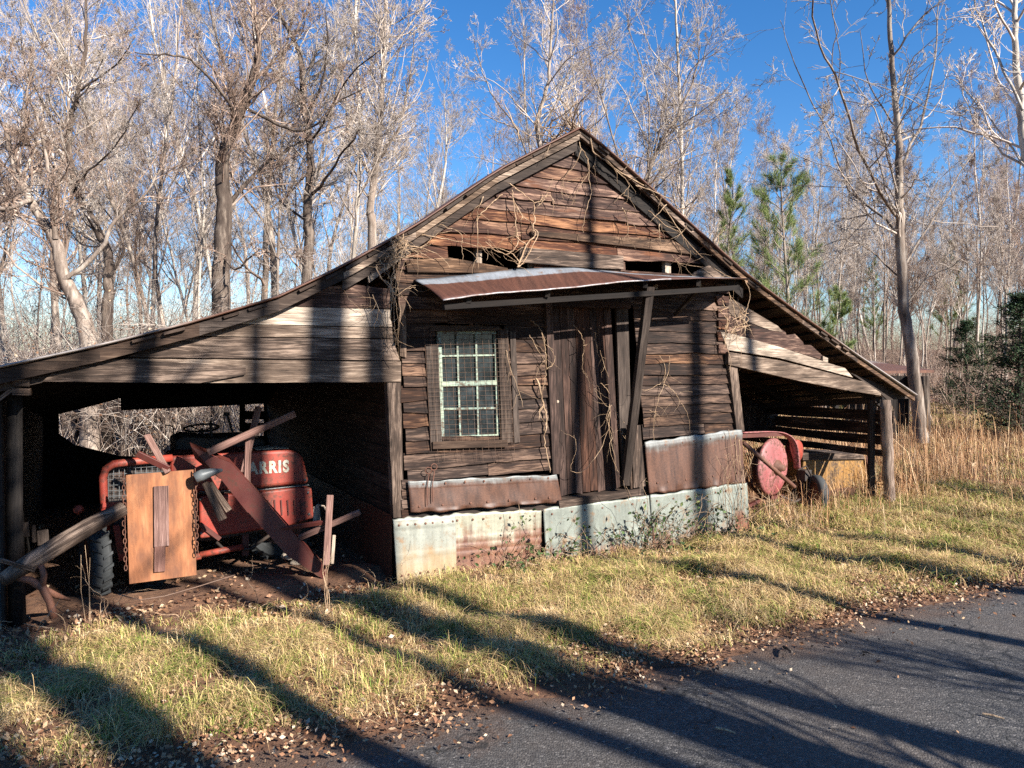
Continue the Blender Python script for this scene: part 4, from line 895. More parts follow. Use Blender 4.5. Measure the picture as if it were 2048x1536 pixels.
# rusty plough foot at lower left
mb = MB(); mb.tube([F(x, y, .05) for x, y in ((30, 1155), (60, 1160), (85, 1175), (100, 1205), (108, 1235))], [.02, .028, .03, .026, .03], 8); mb.tube([F(x, y, .05) for x, y in ((82, 1130), (88, 1150), (84, 1172))], [.02, .022, .028], 8)
mb.tube([F(85, 1175, .05), F(110, 1190, -.05), F(140, 1200, -.15)], [.02, .025, .01], 8)
single('plough_foot', mb, M['rust_steel'], 'forked rusty plough foot at the lower left corner of the bay', 'plough', smooth=True)
mb = MB(); mb.tube([G(x, y) + Vector((0, 0, .05)) for x, y in ((2, 1155), (10, 1190), (22, 1225), (60, 1250))], [.022, .02, .018, .01], 7); single('root', mb, M['bark_dark'], 'dark crooked root at the far left edge', 'root', smooth=True)
def rock(c, r, label, mat='stone', sq=(1, .7, .45)):
    g = np.random.default_rng(int(abs(c[0] * 991 + c[1] * 37)) + 5); mb = MB(); vs = []; ns, nr = 14, 8
    K = g.normal(0, 1, (6, 3))
    for j in range(nr + 1):
        for i in range(ns):
            a = 2 * math.pi * i / ns; p_ = math.pi * j / nr; v = np.array([math.sin(p_) * math.cos(a), math.sin(p_) * math.sin(a), math.cos(p_)])
            rr = 1 + sum(0.07 * math.sin(3 * v @ k + k[0] * 5) for k in K); v = v * rr * r * np.array(sq); vs.append(Vector(c) + Vector(v))
    mb.add(vs, [[j * ns + i, (j + 1) * ns + i, (j + 1) * ns + (i + 1) % ns, j * ns + (i + 1) % ns] for j in range(nr) for i in range(ns)], [(0, 0)] * len(vs))
    return single('stone', mb, M[mat], label, 'stone')
rock(G(625, 1133), .10, 'pale flat stone at the foot of the red steel arm'); rock(G(600, 1125, .05), .08, 'smaller pale stone left of the flat one'); rock(G(585, 1112, .1), .10, 'round pale stone in the shade under the tractor panel')
# low dirt mounds in the bay (soil)
def mound(x, y, r, h_, label):
    c = G(x, y); mb = MB(); 
    def fn(u, v):
        a = u * 2 * math.pi; rr = v * r * (1 + .15 * math.sin(3 * a) + .1 * math.sin(7 * a + 1)); return c + Vector((rr * math.cos(a) * 1.6, rr * math.sin(a), h_ * math.cos(v * math.pi / 2) ** 1.5 - .02 + .01 * math.sin(9 * a) * v))
    mb.grid(fn, 28, 8); o = mb.build('ground', M['soil'], None, smooth=True); tag(o, kind='structure')
mound(715, 1150, .38, .12, ''); mound(560, 1165, .5, .07, ''); mound(130, 1215, .5, .08, '')
mb = MB(); mb.tube([F(x, y, .02) for x, y in ((235, 1188), (280, 1200), (330, 1192), (390, 1175), (470, 1150))], .004, 5); single('wire', mb, M['wire'], 'thin bent wire sagging beneath the plywood sheet', 'wire')

# ------------------------------------------------------------------ implement in the right bay
imp = empty('farm_implement', G(1560, 1035), 'sun-bleached red farm implement with a round disc cover, in the right lean-to opening', 'farm machine')
ax = Vector((.68, -.73, 0)).normalized(); SI = -.35
c = F(1546, 934, SI)
mb = MB(); mb.lathe(c, ax, [(-.05, .33), (-.03, .36), (0, .365), (.012, .345), (.022, .33), (.03, .2), (.06, .09), (.06, 0)], 40); mb.build('disc_cover', M['pink_paint'], imp, smooth=True)
mb = MB(); mb.lathe(c, ax, [(-.16, 0), (-.16, .25), (-.06, .30), (-.05, 0)], 32); mb.build('drum', M['dark_red'], imp, smooth=True)
mb = MB(); bp = smooth([F(x, y, SI + .02) for x, y in [(1480, 866), (1530, 864), (1558, 866), (1577, 876), (1587, 896), (1592, 938)]], 5, 0)
def band(u, v):
    k_ = min(int(u * (len(bp) - 1)), len(bp) - 2); q_ = bp[k_] + (bp[k_ + 1] - bp[k_]) * (u * (len(bp) - 1) - k_); return q_ + ax * (.09 * v) - ax * .03
mb.grid(band, 26, 2); o = mb.build('shield_band', M['pink_paint'], imp, smooth=True); md = o.modifiers.new('t', 'SOLIDIFY'); md.thickness = .012
mb = MB(); mb.lathe(F(1594, 902, SI - .35), ax, [(-.10, 0), (-.10, .15), (0, .155), (.02, .14), (.03, 0)], 28); mb.build('end_cap', M['red_paint'], imp, smooth=True)
mb = MB(); mb.tube([F(1486, 885, SI + .35), F(1589, 974, SI + .45)], .026, 10); mb.build('draw_pole', M['rust_steel'], imp, smooth=True)
mb = MB(); mb.beam(F(1480, 872, SI - .3), F(1568, 868, SI - .3), .05, .03); mb.beam(F(1600, 940, SI - .1), F(1602, 1005, SI - .1), .07, .05); mb.beam(F(1540, 995, SI - .2), F(1615, 985, SI - .1), .04, .05)
mb.beam(F(1490, 960, SI - .3), F(1530, 1000, SI - .3), .03, .04); mb.beam(F(1492, 1015, SI - .1), F(1545, 985, SI - .1), .04, .04); mb.build('frame', M['dark_red'], imp)
side = ax.cross(Vector((0, 0, 1))).normalized()
for k in range(8):
    a_ = 2 * math.pi * k / 8; mb = MB(); mb.lathe(c + ax * .014 + (side * math.cos(a_) + Vector((0, 0, 1)) * math.sin(a_)) * .30, ax, [(0, .014), (.012, .014), (.016, 0)], 8); mb.build('bolt', M['rust_steel'], imp)
mb = MB(); mb.lathe(c + ax * .05, ax, [(0, .1), (.03, .09), (.05, .045), (.10, .04), (.10, 0)], 20); mb.build('hub', M['rust_steel'], imp, smooth=True)
mb = MB(); mb.box(F(1608, 950, SI + .02), dv * .06, nv * .07, (0, 0, .07)); mb.tube([F(1596, 940, SI + .1), F(1612, 932, SI + .15), F(1622, 950, SI + .12), F(1618, 975, SI + .1)], .012, 6); mb.tube([F(1560, 992, SI + .1), F(1590, 1004, SI + .1), F(1612, 992, SI + .08)], .018, 6); o = mb.build('gearbox', M['black_iron'], imp); bevel(o, .01)
mb = MB()
for k in range(13):
    x = 1488 + k * 4; mb.tube([F(x, 900 - k, SI - .2), F(x + 8, 925 - k, SI - .15)], .006, 5)
    mb.tube([F(x, 940 - k, SI - .25), F(x + 6, 975 - k, SI - .2)], .006, 5)
mb.build('tines', M['pink_paint'], imp)
mb = MB(); mb.beam(F(1603, 948, SI + .0), F(1624, 985, SI + .05), .05, .04); mb.tube([F(1600, 958, SI), F(1630, 955, SI + .05), F(1632, 985, SI + .05)], .022, 8); mb.build('wheel_fork', M['black_iron'], imp)
c = F(1617, 1008, SI + .05); c += nv * .12; c.z = .33; wheel(imp, c, Vector((-.99, -.12, 0)), .23, .12)
c = F(1588, 1000, SI - .1); c.z = .24; 
mb = MB(); mb.beam(c + Vector((0, 0, .2)), c - Vector((0, 0, .24)), .09, .03, face=ax); mb.build('stand', M['black_iron'], imp)

# yellow hopper lying behind
yh = empty('yellow_hopper', G(1690, 1000), 'mustard yellow metal hopper with peeling paint lying in the dry grass of the right lean-to', 'hopper')
mb = MB(); yp = [(1608, 918), (1730, 912), (1745, 925), (1752, 985), (1745, 998), (1640, 1004), (1600, 990)]
mb.plank([tz(x, y, -.9) for x, y in yp], -1.5, -.9); o = mb.build('body', M['yellow_paint'], yh); bevel(o, .02, 2)
mb = MB(); mb.plank([tz(x, y, -.86) for x, y in [(1604, 905), (1725, 908), (1732, 918), (1606, 920)]], -1.5, -.86); mb.build('rim', M['grey_board'], yh)
mb = MB(); mb.plank([tz(x, y, -.87) for x, y in [(1730, 912), (1736, 913), (1755, 985), (1748, 998)]], -1.3, -.86, True); mb.build('rim', M['rust_steel'], yh)
mb = MB()
for k in range(7): mb.lathe(F(1757, 965 + k * 6, -.45), (0, 0, 1), [(-.012, .05), (0, .085), (.012, .05)], 16)
single('spring_coil', mb, M['yellow_paint'], 'ribbed yellow coil standing at the foot of the right post', 'spring', smooth=True)

# ------------------------------------------------------------------ sheds behind
sh = empty('shed', W(9.2, -6.5, 0), 'small dark shed with a low tin roof standing behind the right lean-to', 'shed')
pA, pB = D(1762, 742, 16.5), D(1868, 740, 17.5)
mb = MB(); dd = Vector((-.2, 3.2, .25)); hh = Vector((0, 0, -.06))
mb.add([pA, pB, pB + dd, pA + dd, pA + hh, pB + hh, pB + dd + hh, pA + dd + hh], [[0, 1, 2, 3], [7, 6, 5, 4], [0, 4, 5, 1], [1, 5, 6, 2], [2, 6, 7, 3], [3, 7, 4, 0]], [(0, 0.2), (1.4, .2), (1.4, 1), (0, 1)] * 2); mb.build('roof', M['tin_roof'], sh)
mb = MB()
for x in np.linspace(1768, 1812, 7): a = D(x, 752, 16.9); mb.beam(a, Vector((a.x, a.y, 0)), .075, .02, face=(0, -1, 0))
for k in range(9): a = D(1812, 752, 16.9) + Vector((-.02 * k, .33 * k, 0)); mb.beam(a, Vector((a.x, a.y, 0)), .30, .02, face=(1, 0, 0))
mb.build('wall', M['shade_timber'], sh)
mb = MB(); a = D(1850, 752, 17.2); mb.tube([a, Vector((a.x + .05, a.y, 0))], [.09, .11], 8); a = D(1840, 752, 19.5); mb.tube([a, Vector((a.x, a.y, 0))], [.08, .1], 8); mb.build('post', M['bark_dark'], sh)
sh = empty('shed', D(250, 900, 15.5) * 1.0, 'grey open shed on posts seen through the back of the left bay', 'shed')
pA, pB = D(140, 826, 15), D(345, 836, 16)
mb = MB(); dd = Vector((-.6, 3.0, .8)); hh = Vector((0, 0, -.10))
mb.add([pA, pB, pB + dd, pA + dd, pA + hh, pB + hh, pB + dd + hh, pA + dd + hh], [[0, 1, 2, 3], [7, 6, 5, 4], [0, 4, 5, 1], [1, 5, 6, 2], [2, 6, 7, 3], [3, 7, 4, 0]], [(0, 0.2), (1.4, .2), (1.4, 1), (0, 1)] * 2); mb.build('roof', M['grey_board'], sh)
for x in (150, 212, 245, 335): mb = MB(); a = D(x, 836, 15.4); mb.tube([a, Vector((a.x, a.y, -.1))], [.07, .08], 8); mb.build('post', M['bark_dark'], sh)
# ------------------------------------------------------------------ vines on the walls
def vine_obj(label, lines, s=0.09, r=0.008, twigs=3, rough=None):
    mb = MB()
    for ln in lines:
        rr = r
        if isinstance(ln, tuple): ln, rr = ln
        rr *= .7
        P = smooth([F(x, y, s + random.uniform(-.02, .03)) for x, y in ln], 5, .004); n_ = len(P)
        mb.tube(P, [rr * (1 - .55 * i / (n_ - 1)) for i in range(n_)], 6)
        for _ in range(twigs):
            i = random.randrange(1, n_ - 1); d0 = (P[i] - P[i - 1]).normalized(); dr = (d0 + dv * random.gauss(0, .8) + Vector((0, 0, random.gauss(0, .6))) + nv * random.uniform(-.05, .4)).normalized(); q = [P[i]]
            for k in range(5): dr = (dr + Vector([random.gauss(0, .3) for _ in range(3)]) + Vector((0, 0, -.08))).normalized(); q.append(q[-1] + dr * random.uniform(.02, .07))
            mb.tube(q, [rr * .45, rr * .4, rr * .35, rr * .3, rr * .25, rr * .15], 4)
    return single('vine', mb, M['vine'], label, 'vine', 'dry vines climbing the old shed', smooth=True)
vine_obj('dry vine hanging from the peak over the middle of the gable', [[(1157, 262), (1162, 295), (1176, 319), (1178, 343), (1162, 367), (1149, 394), (1142, 411)], [(1176, 319), (1179, 367), (1183, 387), (1174, 415), (1167, 449), (1166, 466)], [(1162, 300), (1150, 330), (1130, 352), (1122, 380), (1128, 400)], [(1195, 300), (1190, 330), (1200, 350)]], r=.007)
vine_obj('long dry vine running down under the right slope of the gable roof', [([(1179, 258), (1186, 302), (1210, 320), (1241, 346), (1292, 372), (1313, 392), (1345, 440), (1381, 490), (1432, 538), (1470, 560)], .012), [(1210, 315), (1231, 339), (1258, 367), (1248, 387), (1262, 395)], [(1296, 421), (1330, 449), (1360, 466), (1381, 500), (1400, 510)], [(1270, 370), (1300, 380), (1340, 400), (1375, 440), (1360, 470)], [(1343, 510), (1360, 527), (1408, 534)], [(1244, 415), (1255, 442), (1256, 473)], [(1318, 448), (1320, 480)]], s=.14, r=.008, twigs=7)
vine_obj('forked pale vine in the left half of the gable', [[(1005, 389), (975, 415), (957, 435), (955, 469), (957, 538)], [(967, 394), (955, 421), (957, 435)], [(1024, 380), (1029, 415), (1032, 452), (1036, 483), (1019, 507), (995, 503), (971, 483)], [(1026, 400), (1044, 432), (1040, 440)], [(1080, 400), (1100, 392), (1110, 405)]], r=.008)
vine_obj('thick pale vine rising from the awning in the middle of the gable', [([(1036, 534), (1039, 524), (1053, 490), (1070, 469), (1066, 456), (1068, 435), (1068, 404)], .014), [(1019, 367), (1046, 387), (1068, 404), (1082, 402)], [(1053, 490), (1030, 470), (1045, 465)], [(1039, 524), (1020, 505), (1000, 498)], [(1036, 534), (1050, 520), (1075, 470), (1066, 456)]], r=.008)
vine_obj('thin vine strands along the lower left of the gable', [[(831, 469), (868, 473), (937, 488), (991, 500), (1036, 524)], [(879, 449), (920, 466), (923, 490), (926, 524)], [(800, 490), (840, 495), (880, 510), (900, 535)], [(820, 500), (850, 490), (870, 470), (905, 460)]], r=.006)
L_ = [([(751, 533), (762, 555), (782, 575), (784, 604), (781, 635), (786, 657), (793, 673), (784, 692), (799, 719)], .009), [(760, 520), (773, 540), (784, 569), (793, 591), (813, 577), (831, 575)], [(789, 531), (782, 568), (791, 590), (803, 540), (812, 520)], [(795, 480), (785, 520), (790, 560), (788, 640), (792, 690)], [(745, 590), (765, 640), (785, 690)], [(770, 560), (790, 600), (797, 650), (790, 700)], [(815, 480), (800, 520), (795, 560), (800, 620), (795, 690)]]
for _ in range(11):
    x, y = random.uniform(770, 812), random.uniform(465, 510); L_.append([(x + random.gauss(0, 14) * (k > 0), y + k * random.uniform(4, 16)) for k in range(5)])
vine_obj('dense tangle of brown vines at the left corner of the gable', L_, s=.16, r=.006, twigs=4)
L_ = [([(1071, 757), (1078, 768), (1083, 797), (1090, 822), (1094, 848), (1088, 872), (1093, 905), (1100, 945)], .016), ([(1060, 640), (1076, 652), (1085, 670), (1090, 698), (1092, 731), (1091, 754), (1085, 780)], .010), [(1060, 670), (1071, 693), (1085, 715), (1093, 738)], [(1093, 738), (1106, 728), (1110, 712)], [(1012, 700), (1022, 740), (1040, 790), (1046, 815)]]
vine_obj('stout gnarled vine up the left jamb of the door', L_, s=.07, r=.006, twigs=3)
vine_obj('slender looping vine across the door planks', [[(1146, 650), (1162, 668), (1167, 693), (1165, 722), (1167, 745), (1184, 768), (1195, 792), (1212, 811), (1219, 815)], [(1167, 693), (1181, 684), (1191, 675), (1189, 665)], [(1219, 815), (1218, 850), (1200, 900), (1170, 940), (1143, 942), (1145, 920), (1152, 900), (1148, 870)], [(1202, 766), (1214, 780), (1223, 801), (1237, 832), (1249, 846)], [(1219, 806), (1214, 836), (1223, 872), (1220, 900), (1240, 950), (1265, 1000)], [(1222, 810), (1216, 850), (1226, 900), (1236, 960)], [(1200, 700), (1212, 740), (1222, 760)], [(1228, 820), (1240, 860), (1252, 880)]], s=.08, r=.005)
vine_obj('thin vines spread on the siding right of the door', [[(1320, 712), (1329, 731), (1329, 750), (1320, 768), (1291, 780), (1273, 778)], [(1338, 712), (1338, 736), (1329, 766), (1317, 797), (1308, 836), (1308, 880)], [(1329, 768), (1345, 780), (1359, 801), (1376, 832), (1380, 865)], [(1298, 820), (1310, 825), (1320, 835)]], s=.07, r=.006)
L_ = [([(1478, 880), (1480, 920), (1484, 970), (1480, 1045)], .008), [(1470, 870), (1474, 920), (1478, 960), (1474, 1050)], [(1486, 940), (1490, 1000), (1486, 1050)], [(1458, 860), (1470, 940), (1482, 1010)]]
for _ in range(6): x = random.uniform(1450, 1490); L_.append([(x, 1055), (x + random.gauss(0, 8), 1010), (x + random.gauss(0, 12), 960), (x + random.gauss(0, 14), 910)])
vine_obj('vines climbing the tin at the right corner of the front', L_, s=.13, r=.005)
L_ = [[(1445, 600), (1455, 640), (1450, 680), (1462, 720), (1458, 745)], [(1460, 590), (1480, 620), (1490, 660), (1470, 680)], [(1490, 560), (1500, 590), (1488, 640), (1480, 670)], [(1452, 570), (1466, 610), (1476, 650), (1500, 650)]]
for _ in range(7): x = random.uniform(1448, 1490); y = random.uniform(575, 660); L_.append([(x + random.gauss(0, 10) * (k > 0), y + k * random.uniform(4, 15)) for k in range(5)])
vine_obj('light brown tangle of vines where the right lean-to meets the front', L_, s=.12, r=.006, twigs=2)
vine_obj('vine twigs trailing along the left lean-to boards under the eave', [[(682, 570), (700, 600), (722, 618)], [(735, 570), (742, 610), (756, 640), (775, 680)]], s=.06, r=.004)
def brush(name, label, t0, t1, s0, s1, n_, hmax, r=.004, lean=.5, leaves=0, mat='vine', cat='brush', ivy='ivy'):
    g = rng; t = g.uniform(t0, t1, n_); s = g.uniform(s0, s1, n_); P = np.stack([PX + t * DX + s * NX, PY + t * DY + s * NY, np.zeros(n_)], -1); P[:, 2] = hgt(P[:, 0], P[:, 1])
    Dr = np.stack([g.normal(0, lean, n_), g.normal(0, lean * .5, n_), g.uniform(.5, 1.2, n_)], -1); L = g.uniform(.3, 1, n_) * hmax * 1.6
    rd = g.uniform(.5, 1.3, n_) * r; pts, rad = grow(P, Dr, L, rd, rd * .5, 10, .28, -.07, g)
    ch = [(pts, rad, 5)]; k2 = kids(pts, rad, 3, .8, .4, .6, .2, r * .3, g); p2, r2 = grow(k2[0], k2[1], k2[2], k2[3], k2[3] * .5, 5, .25, -.05, g); ch.append((p2, r2, 3))
    V, Q = np_tubes(ch); V[:, 2] = np.maximum(V[:, 2], 0.01)
    tt, ss = tsa(V[:, 0], V[:, 1]); inside = (ss < .11) & (tt > 0) & (tt < tR + .1); V[inside, 0] += (.11 - ss[inside]) * NX; V[inside, 1] += (.11 - ss[inside]) * NY
    root = empty(name, W((t0 + t1) / 2, (s0 + s1) / 2, 0), label, cat); link('stems', np_mesh('stems', V, Q), M[mat], root)
    if leaves:
        ii = g.integers(0, len(p2), leaves); C_ = p2[ii, g.integers(1, 6, leaves)]; link('leaves', quads('leaves', C_, g.uniform(.012, .03, leaves), g), M[ivy], root)
def quads(name, C_, size, g, flat=0.0, aspect=.6, lift=0.0):
    n_ = len(C_); a = unit(g.normal(0, 1, (n_, 3)) * np.array([1, 1, 1 - flat])); b_ = unit(g.normal(0, 1, (n_, 3)) * np.array([1, 1, 1 - flat])); b_ = unit(b_ - a * (a * b_).sum(-1, keepdims=True)); nrm = np.cross(a, b_)
    s_ = size[:, None]; curl = g.uniform(.0, .45, (n_, 1)) * s_ * np.sign(nrm[:, 2:3] + 1e-6)
    V = np.stack([C_ - a * s_, C_ - b_ * s_ * aspect + nrm * curl, C_ + a * s_ + nrm * curl * .6, C_ + b_ * s_ * aspect + nrm * curl], 1)
    if lift: mn = V[:, :, 2].min(1) - C_[:, 2] ; V[:, :, 2] -= mn[:, None] * lift
    Q = np.arange(n_ * 4).reshape(-1, 4); T = np.concatenate([Q[:, [0, 1, 2]], Q[:, [0, 2, 3]]]); return np_mesh(name, V.reshape(-1, 3), T, False)
tx = lambda x, y=1080: ts(G(x, y))[0]
brush('bramble', 'tangled bare bramble against the grey tin right of the door', 2.55, 3.9, .12, .40, 95, .62, .0042, .75, 900)
brush('bramble', 'thin dead stems against the rust-streaked tin below the window', .7, 1.75, .12, .35, 46, .42, .0035, .6, 250)
brush('bramble', 'low dead stems at the split between the tin sheets', 1.75, 2.5, .12, .35, 30, .5, .004, .5, 200)
brush('dead_weeds', 'dry weed stalks beside the wheel of the red implement', 4.4, 5.2, -.2, .5, 26, .5, .003, .35, 0, 'vine')
brush('dead_weeds', 'few dry weed stalks before the left bay', -3.0, -.1, .0, .7, 30, .35, .0025, .5, 0, 'vine')
mbs = MB()
for dx in (0, 4, -3, 6): a = G(655 + dx, 1238); mbs.tube([a, a + Vector((random.gauss(0, .03), 0, .2)), a + Vector((random.gauss(0, .04), 0, .36)), F(655 + dx * 2, 1090 + abs(dx) * 4, ts(a)[1])], [.003, .0026, .002, .001], 5)
single('weed_stalk', mbs, M['vine'], 'tall tan weed stalks standing in the grass before the cross of slats', 'weed')
mbs = MB()
for dx in (0, 5, -4): a = G(178 + dx, 1262); mbs.tube([a, a + Vector((random.gauss(0, .03), 0, .3)), F(170 + dx * 2, 1090 + abs(dx) * 5, ts(a)[1])], [.003, .0022, .001], 5)
single('weed_stalk', mbs, M['vine'], 'thin weed stalks standing before the front tyre of the tractor', 'weed')
# wisteria pods and twigs on the ridge
brs = MB()
for _ in range(46):
    a = W(PL[0][0] + random.gauss(0, .12) + .05, OV - random.uniform(0, .6), PL[0][1] - .02); d0 = Vector((random.gauss(0, .9), random.gauss(0, .4), random.uniform(.1, 1))).normalized(); q = [a]
    for k in range(7): d0 = (d0 + Vector([random.gauss(0, .3) for _ in range(3)])).normalized(); q.append(q[-1] + d0 * random.uniform(.04, .11))
    brs.tube(q, [.006, .0055, .005, .0045, .004, .003, .0025, .002], 4)
for _ in range(60):
    u = random.random(); i = 1.2 + u * 2.5; k = int(i); P_ = PR; t = P_[k][0] + (P_[k + 1][0] - P_[k][0]) * (i - k); z = P_[k][1] + (P_[k + 1][1] - P_[k][1]) * (i - k)
    a = W(t, OV - random.uniform(0, .5), z); d0 = Vector((random.gauss(0, .7), random.gauss(0, .4), random.uniform(.0, 1))).normalized(); q = [a]
    for k in range(6): d0 = (d0 + Vector([random.gauss(0, .35) for _ in range(3)])).normalized(); q.append(q[-1] + d0 * random.uniform(.03, .08))
    brs.tube(q, [.005, .0045, .004, .0035, .003, .0025, .002], 4)
tag(brs.build('vine', M['vine'], None, True), 'bristly vine twigs sprouting over the peak and right roof edge', 'vine', 'dry vines climbing the old shed')

# ------------------------------------------------------------------ trees
SPEC_BIG = [(11, .75, .50, .55, 8, .17, .07, 5, .22), (8, .7, .50, .5, 6, .2, .05, 4, .15), (6, .7, .52, .55, 5, .22, .04, 3, .12), (4, .65, .55, .6, 4, .22, .03, 3, .1)]
def generic_tree(seed, H, r, fork=2, slim=False, nb=22, minr=.0034, lo0=None, k4=(9, 8, 5), tw=.055):
    g = np.random.default_rng(seed); one = np.ones(1)
    t, tr = grow(np.array([[0, 0, -.2]]), np.array([[g.normal(0, tw), g.normal(0, tw), 1.]]), one * H, one * r, one * r * .12, 16, tw, .03, g)
    ch_t = [(t, tr, 9)]
    P, Dr, L, rr = kids(t, tr, nb, .62, .36 if not slim else .24, .5, (.28 if not slim else .35) if lo0 is None else lo0, minr, g); 
    L = np.minimum(L, H * .5); a, ar = grow(P, Dr, L, rr, np.maximum(rr * .25, minr), 9, .12, .11, g); ch = [(a, ar, 5)]
    pts, rad = a, ar
    for (c, an, lr, r_, k, wa, up, sd, lo) in [(k4[0], .62, .42, .5, 6, .15, .08, 3, .15), (k4[1], .6, .5, .55, 4, .17, .05, 3, .12), (k4[2], .6, .6, .65, 3, .18, .03, 3, .1)]:
        P, Dr, L, rr = kids(pts, rad, c, an, lr, r_, lo, minr, g); pts, rad = grow(P, Dr, L, rr, np.maximum(rr * .45, minr * .75), k, wa, up, g); ch.append((pts, rad, sd))
    return mesh_of('trunk', ch_t), mesh_of('crown', ch)
PROTO = {}
for nm, a in (('a', (101, 15.5, .13)), ('b', (102, 17, .10)), ('c', (103, 14, .085)), ('d', (104, 16, .16))): PROTO[nm] = generic_tree(*a)
PROTO['s1'] = generic_tree(105, 17.5, .085, slim=True, nb=22); PROTO['s2'] = generic_tree(106, 12, .055, slim=True, nb=20); PROTO['s3'] = generic_tree(107, 8.5, .045, slim=True, nb=16)
PROTO['h1'] = generic_tree(108, 23, .25, nb=7, lo0=.68, k4=(3, 3, 2), tw=.008); PROTO['h2'] = generic_tree(109, 21, .18, nb=7, lo0=.66, k4=(3, 2, 2), tw=.008); PROTO['h4'] = generic_tree(111, 22, .14, nb=7, lo0=.55, k4=(3, 3, 2), tw=.02); PROTO['h3'] = generic_tree(110, 17, .30, nb=30, lo0=.3, k4=(7, 5, 3))
matted = {}
def put_tree(kind, x, y, rot, sc, label, group, bk='bark', tw='twig', name='bare_tree'):
    o = empty(name, (x, y, float(hgt(x, y))), label, 'tree', group); o.rotation_euler = (random.gauss(0, .03), random.gauss(0, .03), rot); o.scale = (sc, sc, sc)
    for part, me, m_ in (('trunk', PROTO[kind][0], bk), ('crown', PROTO[kind][1], tw)):
        key = (me.name, m_)
        if key not in matted: me2 = me.copy(); me2.materials.append(M[m_]); matted[key] = me2
        c = bpy.data.objects.new(part, matted[key]); COL.objects.link(c); c.parent = o
    return o
def hero(name, Y, trunk, r0, r1, limbs, label, bk='bark', tw='twig', seed=1, dens=1.0, dz=.8, sub=(7, 8, 6, 4), minr=.0042, lenf=.34):
    """trunk and limbs measured off the photo at distance Y; limb = (points, r0, r1)"""
    g = np.random.default_rng(seed); base = D(*trunk[0], Y); base.z = min(base.z, 0.0) if base.z < 1 else base.z
    if base.z > 0: p = D(trunk[0][0], 900, Y); trunk = [(trunk[0][0], CY + (CAMZ - 0) / Y * FPX - 43 + 8)] + list(trunk)
    def path(pts, k, dzz, y0=Y):
        q = []
        for i, (x, y) in enumerate(pts): q.append(D(x, y, y0 + dzz * i / max(1, len(pts) - 1)))
        return np.array([list(v) for v in smooth(q, k, .012)])
    T = path(trunk, 5, g.normal(0, dz * .3)); n_ = len(T); TR = np.linspace(r0 * .88, r1 * .6, n_) ; TR[0] *= 1.25
    ch_t = [(T[None], TR[None], 12)]; mains = [(T, TR)]
    for (pts, a, b_) in limbs:
        q = path(pts, 4, g.normal(0, dz * 2)); rr = np.linspace(a * .62, b_ * .5, len(q)); ch_t.append((q[None], rr[None], 8)); mains.append((q, rr))
    ch = []
    for (q, rr) in mains:
        L = np.linalg.norm(np.diff(q, axis=0), axis=1).sum(); c = max(4, int(L * sub[0] * dens / 2.7)); 
        P, Dr, Lk, rk = kids(q[None], rr[None], c, .8, 1, .5, .3 if q is T else .12, minr, g, np.array([1.0])); Lk = g.uniform(.5, 1.2, len(P)) * lenf * min(7, max(3, L)); rk = np.minimum(rk, .024)
        a, ar = grow(P, Dr, Lk, rk, np.maximum(rk * .3, minr), 8, .19, .07, g); ch.append((a, ar, 5)); pts2, rad2 = a, ar
        for c2, lr, k, sd in ((sub[1], .45, 6, 3), (sub[2], .5, 4, 3), (sub[3], .55, 3, 3)):
            P, Dr, Lk, rk = kids(pts2, rad2, c2, .68, lr, .55, .12, minr, g); pts2, rad2 = grow(P, Dr, Lk, rk, np.maximum(rk * .45, minr * .75), k, .2, .04, g); ch.append((pts2, rad2, sd))
    o = empty(name, (base.x, base.y, 0), label, 'tree'); link('trunk', mesh_of('trunk', ch_t), M[bk], o); link('crown', mesh_of('crown', ch), M[tw], o); return o

hero('bare_tree', 17, [(442, 600), (446, 480), (448, 400), (444, 330), (462, 270), (490, 200), (512, 130), (516, 60), (500, -10)], .25, .07,
     [([(446, 420), (490, 370), (540, 320), (600, 285), (690, 250)], .09, .03), ([(462, 270), (470, 230), (440, 180), (380, 120), (330, 110), (270, 105)], .07, .02), ([(500, 170), (540, 130), (580, 90), (610, 30)], .08, .03), ([(490, 215), (560, 250), (620, 258), (680, 200), (740, 170)], .06, .02), ([(444, 500), (470, 540), (520, 500), (560, 520)], .05, .02)],
     'largest dark gnarled bare tree rising behind the left lean-to roof', 'bark_dark', 'twig_brown', 21, 1.1)
hero('bare_tree', 18.5, [(615, 560), (618, 480), (614, 420), (620, 340), (618, 280), (606, 200), (600, 110), (560, 30), (550, -20)], .16, .05,
     [([(614, 400), (650, 360), (690, 300), (720, 260)], .07, .02), ([(618, 290), (650, 240), (700, 150), (760, 100)], .05, .02), ([(610, 230), (640, 180), (655, 100), (650, 20)], .06, .02), ([(612, 440), (560, 400), (540, 330), (500, 300)], .05, .015)],
     'dark forked bare tree just right of the largest gnarled one', 'bark_dark', 'twig', 22, 1.0)
hero('bare_tree', 15, [(178, 700), (160, 620), (130, 560), (110, 480), (60, 400), (30, 330), (10, 250)], .21, .07,
     [([(110, 480), (100, 380), (90, 300), (60, 200), (20, 120)], .08, .02), ([(130, 560), (200, 500), (230, 440), (280, 400), (320, 340)], .08, .03), ([(60, 400), (0, 420), (-60, 400)], .08, .03), ([(45, 350), (70, 300), (30, 290), (-30, 300)], .06, .03)],
     'vine-wrapped leaning tree at the left edge of the photo', 'bark', 'twig_brown', 23, 1.2)
